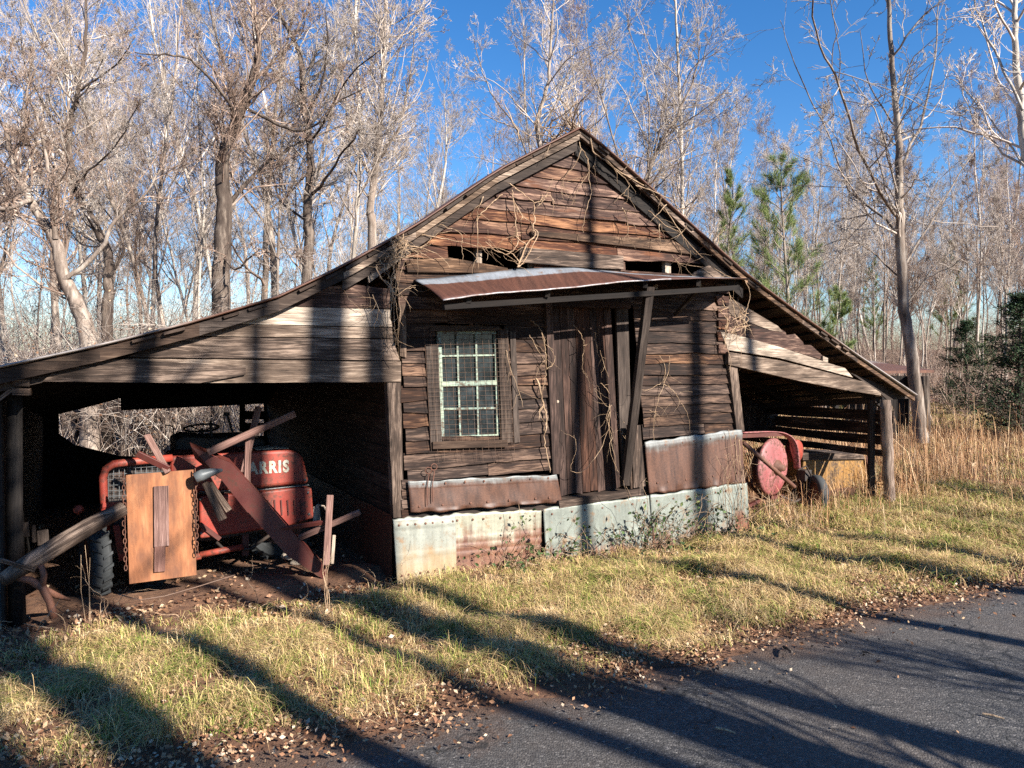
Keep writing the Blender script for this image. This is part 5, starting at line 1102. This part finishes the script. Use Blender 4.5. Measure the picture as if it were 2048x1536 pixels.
hero('bare_tree', 16.5, [(215, 640), (218, 560), (210, 490), (160, 400), (142, 330), (140, 250), (155, 190), (170, 100), (172, -10)], .14, .04,
     [([(150, 380), (90, 310), (20, 200)], .05, .02), ([(150, 370), (190, 330), (240, 280), (280, 200)], .04, .015), ([(142, 260), (100, 230), (50, 130), (40, 30)], .04, .015), ([(160, 180), (230, 130), (260, 90)], .04, .015), ([(215, 560), (250, 500), (230, 450), (240, 420)], .05, .02)],
     'dark slender tree left of centre of the left woods with a straight black upper stem', 'bark_dark', 'twig', 24, 1.0)
hero('bare_tree', 21, [(745, 480), (740, 420), (752, 330), (760, 250), (765, 150), (770, 60), (772, -20)], .15, .05,
     [([(745, 350), (700, 280), (690, 180), (670, 80)], .07, .02), ([(752, 330), (800, 250), (820, 150), (830, 60)], .06, .02)],
     'bare tree with pinkish twigs behind the knee of the left roof', 'bark', 'twig', 25, 1.35)
hero('bare_tree', 15.5, [(1842, 880), (1835, 800), (1820, 700), (1806, 600), (1802, 500), (1800, 430), (1798, 340), (1796, 250), (1784, 130), (1778, 0), (1776, -60)], .15, .045,
     [([(1800, 440), (1770, 400), (1720, 300), (1680, 180), (1640, 90), (1620, -20)], .055, .02), ([(1801, 470), (1760, 430), (1700, 380), (1660, 280), (1590, 130), (1560, 40)], .05, .012), ([(1798, 340), (1850, 220), (1870, 100), (1880, -20)], .05, .02), ([(1803, 540), (1870, 430), (1930, 330), (1990, 240)], .04, .012), ([(1798, 260), (1740, 170), (1720, 60)], .03, .01), ([(1806, 620), (1880, 520), (1960, 470), (2048, 440)], .03, .01), ([(1803, 560), (1740, 500), (1690, 480), (1620, 500)], .03, .01)],
     'tall clear-stemmed bare tree growing at the end of the right lean-to', 'bark', 'twig', 26, .75, sub=(6, 6, 5, 3))
hero('bare_tree', 13, [(2110, 900), (2100, 600), (2070, 400), (2050, 300), (2042, 200), (2030, 100), (2032, -10)], .13, .06,
     [([(2045, 220), (2000, 120), (1960, 40), (1940, -30)], .04, .02), ([(2060, 340), (1990, 250), (1930, 180), (1890, 150)], .03, .008), ([(2040, 180), (2070, 80), (2080, 0)], .04, .02)],
     'bare tree cut off by the upper right edge of the photo', 'bark_pale', 'twig', 27, .7, sub=(6, 6, 5, 3))
hero('bare_tree', 24, [(1368, 620), (1366, 500), (1364, 380), (1362, 250), (1356, 120), (1350, 0), (1348, -40)], .09, .04,
     [([(1364, 330), (1390, 220), (1410, 100)], .04, .01), ([(1362, 250), (1330, 170), (1310, 60)], .03, .01), ([(1366, 420), (1420, 360), (1450, 250)], .03, .01)],
     'slim white-barked tree standing just right of the roof peak', 'bark_pale', 'twig', 28, .9, sub=(7, 6, 5, 3))
hero('bare_tree', 22, [(1092, 480), (1086, 330), (1075, 250), (1096, 160), (1102, 60), (1108, -10)], .12, .03,
     [([(1060, 330), (1030, 250), (990, 200), (960, 130), (945, 60)], .05, .012), ([(1080, 270), (1120, 190), (1150, 100), (1170, 10)], .04, .012), ([(1030, 255), (980, 235), (925, 190)], .03, .01)],
     'dark spreading tree behind the left slope of the gable near the peak', 'bark', 'twig', 29, .8, sub=(7, 6, 5, 3))
hero('bare_tree', 21, [(1268, 520), (1285, 440), (1290, 370), (1320, 290), (1360, 220), (1390, 150), (1400, 90)], .11, .02,
     [([(1290, 360), (1300, 270), (1290, 160), (1260, 60), (1250, 0)], .05, .012), ([(1280, 400), (1240, 320), (1210, 220), (1180, 120), (1170, 20)], .05, .012), ([(1320, 290), (1420, 240), (1480, 200)], .03, .01), ([(1288, 380), (1350, 330), (1440, 300)], .04, .01)],
     'fan-shaped pale tree spreading behind the right slope of the gable', 'bark', 'twig', 30, 1.0, sub=(8, 7, 5, 3))

# woods behind, in loose ranks
ZONES = [  # x range at distance, rows
    (-1.0, -.62, 'left'), ]
def pxx(px, Y): return (px - CX) / FPX * Y
lab = {'l': ('bare tree among the dense woods behind the left lean-to', 'bare trees behind the left lean-to'),
       'm': ('slender bare tree in the woods showing above the gable', 'bare trees behind the gable'),
       'r': ('thin bare tree in the woods beyond the right lean-to', 'bare trees beyond the right lean-to')}
gq = random.Random(5)
for (px0, px1, n_, Y0, Y1, kinds, zone, scl) in (
        (-150, 760, 12, 20, 34, 'abcd', 'l', (.8, 1.05)), (-250, 860, 18, 32, 60, 'abd', 'l', (1.0, 1.3)),
        (-300, 900, 34, 40, 70, ['s1', 's2', 'b', 's1'], 'l', (.8, 1.1)), (-100, 700, 12, 18, 28, ['s1', 's2'], 'l', (.8, 1.0)),
        (1000, 1440, 9, 27, 42, ['a', 's1', 'c', 'b'], 'm', (.8, .98)), (930, 1500, 11, 42, 65, ['a', 'b', 's1'], 'm', (.85, 1.15)),
        (1480, 2250, 20, 24, 44, ['s1', 's2', 'c', 's1'], 'r', (.7, .9)), (1450, 2400, 36, 42, 75, ['s1', 'b', 's2', 's1'], 'r', (.8, 1.05)),
        (1600, 2300, 26, 22, 38, ['s3', 's2'], 'r', (.7, 1.0)), (1400, 2450, 50, 60, 95, ['b', 's1', 'a'], 'r', (.9, 1.15))):
    for i in range(n_):
        px = px0 + (px1 - px0) * (i + gq.uniform(.1, .9)) / n_; Yd = gq.uniform(Y0, Y1); k = kinds[gq.randrange(len(kinds))]
        put_tree(k, pxx(px, Yd), Yd, gq.uniform(0, 6.28), gq.uniform(*scl), lab[zone][0], lab[zone][1], gq.choice(['bark', 'bark_pale', 'bark']), gq.choice(['twig', 'twig', 'twig_brown']))

# pines
def pine(H, r, seed, clear=.25, spread=.26, tuft=.16, nb=46, sub=7, nn=26, dens=1.0):
    g = np.random.default_rng(seed); one = np.ones(1)
    t, tr = grow(np.array([[0, 0, -.2]]), np.array([[0, 0, 1.]]), one * H, one * r, one * r * .1, 14, .02, .05, g)
    u = np.sort(g.uniform(clear, .98, nb)); i = u * 14; ii = np.minimum(i.astype(int), 13); fr = (i - ii)[:, None]; P = t[0, ii] * (1 - fr) + t[0, ii + 1] * fr
    az = g.uniform(0, 6.28, nb); el = .25 + .6 * u; Dr = np.stack([np.cos(az) * np.cos(el), np.sin(az) * np.cos(el), np.sin(el)], -1); L = H * spread * (1.12 - u) ** .75 * g.uniform(.6, 1.1, nb)
    rr = np.full(nb, r * .16); a, ar = grow(P, Dr, L, rr, rr * .4, 7, .07, .07, g); P2, D2, L2, r2 = kids(a, ar, sub, .6, .42, .5, .3, .004, g); b_, br = grow(P2, D2, L2, r2, r2 * .6, 4, .1, .10, g)
    tips = np.concatenate([b_[:, -1], b_[:, -2], a[:, -1], t[0, -2:], b_[:, 2]]); dirs = np.concatenate([b_[:, -1] - b_[:, -2]] * 2 + [a[:, -1] - a[:, -2], t[0, -2:] - t[0, -3:-1], b_[:, 2] - b_[:, 1]]); dirs = unit(dirs)
    n_ = len(tips); C_ = np.repeat(tips, nn, 0); dd = unit(np.repeat(dirs, nn, 0) * .8 + g.normal(0, .55, (n_ * nn, 3)) + np.array([0, 0, .15])); ln = g.uniform(.7, 1.2, (n_ * nn, 1)) * tuft
    C_ = C_ - np.repeat(dirs, nn, 0) * g.uniform(0, .16, (n_ * nn, 1)); sd = unit(np.cross(dd, g.normal(0, 1, dd.shape))) * .0035
    V = np.stack([C_ - sd, C_ + sd, C_ + dd * ln], 1).reshape(-1, 3); Q = np.arange(len(V)).reshape(-1, 3)
    return mesh_of('trunk', [(t, tr, 8), (a, ar, 4), (b_, br, 3)]), np_mesh('crown', V, Q, False)
PROTO['p1'] = pine(7.6, .09, 301, .3, .34, .24, 46, 5, 26); PROTO['p2'] = pine(9, .11, 302, .35, .24, .2, 46, 6, 22); PROTO['p3'] = pine(5, .06, 303, .1, .28, .17, 44, 7, 26)
def putp(k, px, Y, sc, label, grp=None): return put_tree(k, pxx(px, Y), Y, gq.uniform(0, 6), sc, label, grp, 'bark', 'needle', 'pine_tree')
putp('p1', 1592, 22, 1.02, 'young green pine standing clear above the right roof slope'); putp('p2', 1440, 29, .98, 'thin pine half hidden behind the bare trunks right of the gable')
putp('p3', 1655, 21, .8, 'small bushy pine right of the young green pine')
for i, (px, Y, s_) in enumerate(((1900, 34, .75), (1960, 40, .8), (1745, 38, .72), (1560, 38, .8), (2080, 36, .7))): putp(['p2', 'p3'][i % 2], px, Y, s_, 'pine mixed into the bare woods beyond the right lean-to', 'pines in the right woods')
def cedar(H, W_, seed, n_=13000):
    g = np.random.default_rng(seed); one = np.ones(1); t, tr = grow(np.array([[0, 0, -.1]]), np.array([[0, 0, 1.]]), one * H, one * .09, one * .01, 8, .01, .02, g)
    nb = 150; u = g.uniform(.04, .98, nb); P = np.stack([0 * u, 0 * u, u * H], -1); az = g.uniform(0, 6.28, nb); Dr = np.stack([np.cos(az), np.sin(az), g.uniform(-.1, .5, nb)], -1); L = W_ * (1.05 - u) ** .7 * g.uniform(.55, 1.1, nb)
    a, ar = grow(P, Dr, L, np.full(nb, .016), np.full(nb, .004), 6, .1, .04, g); P2, D2, L2, r2 = kids(a, ar, 8, .7, .35, .5, .15, .003, g); b_, br = grow(P2, D2, L2, r2, r2 * .6, 3, .12, .0, g)
    i = g.integers(0, len(b_), n_); k = g.integers(0, 4, n_); C_ = b_[i, k] + g.normal(0, .045, (n_, 3))
    return mesh_of('trunk', [(t, tr, 8), (a, ar, 3), (b_, br, 3)]), quads('crown', C_, g.uniform(.025, .05, n_), g, .3, .3)
PROTO['c1'] = cedar(3.6, 1.5, 401); 
for px, Y, s_, l_ in ((2042, 18, .95, 'dark green cedar at the right edge of the photo, the nearest evergreen'), (2110, 18.5, 1.15, 'dark cedar just past the right edge behind the nearest one'), (1935, 25, .85, 'small dark cedar in the shade left of the nearest one')):
    put_tree('c1', pxx(px, Y), Y, gq.uniform(0, 6), s_, l_, None, 'bark_dark', 'cedar', 'cedar_tree')

# trees behind the camera whose shadows cross the road and the front
shade = 'unseen bare roadside tree across the road, behind the viewer, casting shadows'
for (tt, ss, k, sc_) in ((-1.12, 11, 'h1', 1.0), (-2.45, 10, 'h4', .95), (-2.9, 13, 'h3', .95), (-.2, 12.5, 'h2', 1.0), (-1.45, 14, 'h4', .9), (3.5, 12.5, 'h2', 1.0), (4.55, 11, 'h4', .9), (-3.3, 12, 'h1', 1.0), (-4.2, 11, 'h3', .7), (-5.4, 12, 'h3', .8), (7.9, 13, 'h1', 1.0), (10.2, 12, 'h2', 1.0), (12.5, 13, 'h1', 1.0), (1.9, 10, 'h4', .8), (-.9, 8.4, 'h3', .27), (1.4, 8.7, 'h3', .28), (-3.6, 8.3, 'h3', .30), (5.6, 9, 'h3', .34), (8.8, 9.5, 'h3', .36)):  # the smallest h3 trees are added only to break up the road shadows
    t0 = tt + .4 * ss; p = W(t0, ss, 0); o = put_tree(k, p.x, p.y, (ss * 7.3 + tt * 3.1) % 6.28, sc_, shade, 'roadside trees behind the viewer', 'bark_dark', 'twig_brown'); o.rotation_euler = (0, 0, o.rotation_euler[2])

# ------------------------------------------------------------------ undergrowth in the woods
def thicket(name, label, px0, px1, Y0, Y1, n_, h_, mat, seed, cat='undergrowth', lf=0, lm='leaf', ndir=.5):
    g = np.random.default_rng(seed); Yd = g.uniform(Y0, Y1, n_); x = (g.uniform(px0, px1, n_) - CX) / FPX * Yd; P = np.stack([x, Yd, hgt(x, Yd)], -1)
    Dr = np.stack([g.normal(0, ndir, n_), g.normal(0, ndir, n_), np.ones(n_)], -1); L = h_ * g.uniform(.4, 1.1, n_); r_ = g.uniform(.004, .012, n_); p, rd = grow(P, Dr, L, r_, r_ * .4, 8, .16, .0, g); ch = [(p, rd, 3)]
    for c, lr in ((5, .45), (4, .5)): k = kids(p if len(ch) == 1 else ch[-1][0], rd if len(ch) == 1 else ch[-1][1], c, .7, lr, .6, .15, .0035, g); a, b_ = grow(k[0], k[1], k[2], k[3], k[3] * .6, 4, .2, .0, g); ch.append((a, b_, 3))
    o = tag(link(name, mesh_of(name, ch), M[mat]), label, cat, kind='stuff')
    if lf:
        a = ch[1][0]; i = g.integers(0, len(a), lf); C_ = a[i, g.integers(1, 5, lf)]; tag(link(name + '_leaves', quads('leaves', C_, g.uniform(.02, .045, lf), g), M[lm]), 'withered leaves caught in the ' + cat + ' of the left woods', 'leaves', kind='stuff')
thicket('undergrowth', 'pale tangled brush filling the woods behind the left lean-to', -250, 800, 14.5, 26, 700, 4.2, 'twig', 51, lf=6000)
thicket('undergrowth', 'brush at the foot of the woods beyond the right lean-to', 1500, 2250, 20, 45, 520, 2.4, 'twig_brown', 52)
thicket('undergrowth', 'dim far brush closing the view low down beyond the right lean-to', 1400, 2500, 38, 75, 2400, 7.0, 'twig_brown', 62)
thicket('undergrowth', 'far brush low down between the trunks behind the left lean-to', -400, 1000, 30, 60, 2200, 7.5, 'twig', 63)
thicket('undergrowth', 'sunlit pale brush seen through the back of the left bay', -80, 620, 17, 26, 420, 2.4, 'twig_brown', 53)
thicket('vine_thicket', 'mass of pale vines heaped behind the left slope of the gable roof', 640, 960, 15, 17.5, 60, 5.2, 'twig', 54, 'vines', ndir=.25)
thicket('vine_thicket', 'vines hanging around the leaning tree at the left edge', 40, 420, 14.2, 16.5, 70, 4.6, 'twig_brown', 55, 'vines', ndir=.3)

# ------------------------------------------------------------------ grass, sedge, leaves
def blades(name, P, H_, wd, g, mat, lean=.8, label='', cat='grass'):
    n_ = len(P); az = g.uniform(0, 6.28, n_); ln = np.abs(g.normal(lean, .35, n_)); d0 = np.stack([np.cos(az), np.sin(az), np.zeros(n_)], -1); sd = np.stack([-np.sin(az + g.normal(0, .6, n_)), np.cos(az), np.zeros(n_)], -1) * wd[:, None]
    h = H_[:, None]; up = np.array([0, 0, 1.]); l = ln[:, None]
    m1 = P + (up * .55 + d0 * l * .22) * h; m2 = P + (up * (.95 - .3 * np.minimum(l, 1.6)) + d0 * l * .62) * h; tp = P + (up * (1.05 - .52 * np.minimum(l, 1.7)) + d0 * l * 1.05) * h
    V = np.stack([P - sd, P + sd, m1 - sd * .9, m1 + sd * .9, m2 - sd * .6, m2 + sd * .6, tp - sd * .12, tp + sd * .12], 1).reshape(-1, 3); b_ = (np.arange(n_) * 8)[:, None]
    Q = np.concatenate([b_ + np.array([[0, 1, 3, 2]]), b_ + np.array([[2, 3, 5, 4]]), b_ + np.array([[4, 5, 7, 6]])]); return tag(link(name, np_mesh(name, V, Q, False), M[mat]), label, cat, kind='stuff')
def vnoise(x, y, s, seed):
    g = np.random.default_rng(seed); T = g.random((64, 64)); u, v = x * s + 100, y * s + 100; i, j = np.floor(u).astype(int), np.floor(v).astype(int); fu, fv = u - i, v - j; fu = fu * fu * (3 - 2 * fu); fv = fv * fv * (3 - 2 * fv); q = lambda a, b_: T[a % 64, b_ % 64]
    return q(i, j) * (1 - fu) * (1 - fv) + q(i + 1, j) * fu * (1 - fv) + q(i, j + 1) * (1 - fu) * fv + q(i + 1, j + 1) * fu * fv
g = np.random.default_rng(77)
def field(n_, t0, t1, s0, s1, keep):
    t, s = g.uniform(t0, t1, n_), g.uniform(s0, s1, n_); x, y = PX + t * DX + s * NX, PY + t * DY + s * NY; k = g.random(n_) < keep(t, s, x, y)
    vis = (y > 1.5) & (np.abs(x) < y * .74 + .6); k &= vis; return x[k], y[k], t[k], s[k]
def kgrass(t, s, x, y):
    e = edge_s(t) - .12; k = np.clip((e - s) / .55, 0, 1) ** 1.0; base = np.where((t > -3.3) & (t < 0), np.clip((s - .1) / .9, 0, 1), np.where((t >= 0) & (t < 4.4), np.clip((s - .12) / .5, .0, 1), np.where(t < 8, np.clip((s + .4) / .8, .03, 1), 1)))
    cl = np.clip((vnoise(x, y, 3.2, 3) * .55 + vnoise(x, y, 9, 4) * .45 - .34) * 3.4, .07, 1); return k * base * cl
x, y, t, s = field(520000, -4.5, 9, -.4, 2.8, kgrass)
P = np.stack([x, y, hgt(x, y) - .005], -1); tall = .35 + 1.3 * vnoise(x, y, 2.8, 8) * (.5 + vnoise(x, y, 7.5, 18)); dist = np.hypot(x, y)
blades('grass', P, g.uniform(.045, .135, len(x)) * tall, g.uniform(.0011, .0021, len(x)) * np.clip(dist / 5, .8, 1.6), g, 'grass', 1.25, 'matted winter grass, half straw and half green, between the shed and the road')
x, y, t, s = field(260000, 4, 26, -12, 2.9, lambda t, s, x, y: np.where(((s < edge_s(t) - .1) & ((s > -.5) | (t > 7.3))), np.clip((edge_s(t) - s) / .5, 0, 1) * np.clip(1.6 - (t - 4) / 16, .2, 1) * np.clip((vnoise(x, y, 1.6, 5) - .2) * 2.5, .1, 1), 0))
P = np.stack([x, y, hgt(x, y) - .005], -1); blades('grass', P, g.uniform(.07, .2, len(x)), g.uniform(.002, .0038, len(x)), g, 'grass', .9, 'rough sunlit grass on the right beyond the shed')
def ksedge(t, s, x, y): c = np.exp(-(((t - 8.6) / 2.2) ** 2 + ((s + 1.4) / 1.9) ** 2)) + .8 * np.exp(-(((t - 13) / 4) ** 2 + ((s + 5) / 3.5) ** 2)) + .25 * ((t > 4.6) & (s < .6) & (t < 9)); return np.clip(c * np.clip((vnoise(x, y, 2, 9) - .25) * 3, .05, 1), 0, 1)
x, y, t, s = field(120000, 4.6, 20, -11, 1.4, ksedge); P = np.stack([x, y, hgt(x, y) - .01], -1); blades('dry_sedge', P, g.uniform(.2, .55, len(x)), g.uniform(.0016, .003, len(x)), g, 'sedge', .5, 'tall rust-coloured dry sedge around the right post and beyond', 'dry grass')
x, y, t, s = field(2600, 6.6, 16, -8, .6, ksedge); P = np.stack([x, y, hgt(x, y) - .01], -1); blades('dry_sedge', P, g.uniform(.6, 1.25, len(x)), g.uniform(.0025, .004, len(x)), g, 'sedge', .12, 'upright straw stalks standing above the dry sedge', 'dry grass')
x, y, t, s = field(260000, -4.5, 12, -.4, 2.8, kgrass); P = np.stack([x, y, hgt(x, y) + g.uniform(0, .015, len(x))], -1); blades('thatch', P, g.uniform(.02, .045, len(x)), g.uniform(.0012, .0024, len(x)), g, 'sedge', 2.6, 'flattened brown thatch lying between the grass tufts', 'dry grass')
nc = 1500; cx_, cy_, ct, cs = field(nc * 6, -4.5, 9, -.3, 2.7, lambda t, s, x, y: kgrass(t, s, x, y) * .4)
k = 34; x = np.repeat(cx_, k) + g.normal(0, .035, len(cx_) * k); y = np.repeat(cy_, k) + g.normal(0, .035, len(cx_) * k); hh_ = np.repeat(g.uniform(.07, .2, len(cx_)), k) * g.uniform(.5, 1.1, len(x))
P = np.stack([x, y, hgt(x, y) - .005], -1); blades('grass_tufts', P, hh_, g.uniform(.0012, .002, len(x)), g, 'grass', .8, 'longer tufts standing up from the matted grass')
# leaves
def leaves(n_, t0, t1, s0, s1, keep, sz, label, zup=.01, seed=1):
    x, y, t, s = field(n_, t0, t1, s0, s1, keep); C_ = np.stack([x, y, np.maximum(hgt(x, y), np.where(s > edge_s(t), .018, -1)) + g.uniform(.002, zup, len(x))], -1); tag(link('fallen_leaves', quads('fallen_leaves', C_, g.uniform(*sz, len(x)), g, .55, .6, .9), M['leaf']), label, 'leaves', kind='stuff')
leaves(150000, -4.5, 9, .6, 3.3, lambda t, s, x, y: np.exp(-((s - edge_s(t) + .2) / .34) ** 2) * .62 * np.clip((vnoise(x, y, 4, 33) * 1.4 - .1), .08, 1) + .10 * (s < edge_s(t)), (.006, .021), 'brown leaf litter drifted along the road edge', .04)
leaves(60000, -4.5, 5, -2.5, 1.4, lambda t, s, x, y: np.where((t < 0) & (s < -.2), .10, .7) * np.clip((vnoise(x, y, 2, 21) - .3) * 3, .05, 1) * ((s > .1) | (t < 0) | (t > 4.4)), (.010, .028), 'dry leaves and debris on the dirt before the shed', .02)
leaves(3500, -4, 12, 2.8, 6.5, lambda t, s, x, y: .05 + .5 * (vnoise(x, y, 1.2, 27) > .78), (.008, .024), 'single leaves and bits scattered on the asphalt', .006)
x = g.uniform(-40, 60, 90000); y = g.uniform(13, 60, 90000); k = np.abs(x) < y * .75; x, y = x[k], y[k]; C_ = np.stack([x, y, hgt(x, y) + g.uniform(.0, .04, len(x))], -1)
tag(link('fallen_leaves', quads('fallen_leaves', C_, g.uniform(.04, .09, len(x)), g, .5), M['leaf']), 'rust-brown leaf carpet on the floor of the woods', 'leaves', kind='stuff')
# sticks on the road
for i, (x0, y0, x1, y1, r_, l_) in enumerate(((1568, 1297, 1584, 1316, .012, 'short dark stick standing out of the leaf edge of the road'), (1432, 1458, 1470, 1468, .007, 'pale twig on the asphalt near the bottom centre'), (1725, 1305, 1748, 1311, .006, 'thin dark twig on the road beyond the short stick'), (1965, 1430, 2008, 1440, .007, 'pale straw on the asphalt at the right'), (1355, 1250, 1382, 1256, .008, 'small stick lying in the grass edge'))):
    mb = MB(); a, b_ = G(x0, y0, .025), G(x1, y1, .028); a.z += r_; b_.z += r_ + (.03 if i == 0 else 0); mb.tube([a, (a + b_) / 2 + Vector((0, 0, .004)), b_], [r_, r_ * .9, r_ * .6], 6); single('stick', mb, M['bark_dark'] if 'dark' in l_ else M['vine'], l_, 'stick')
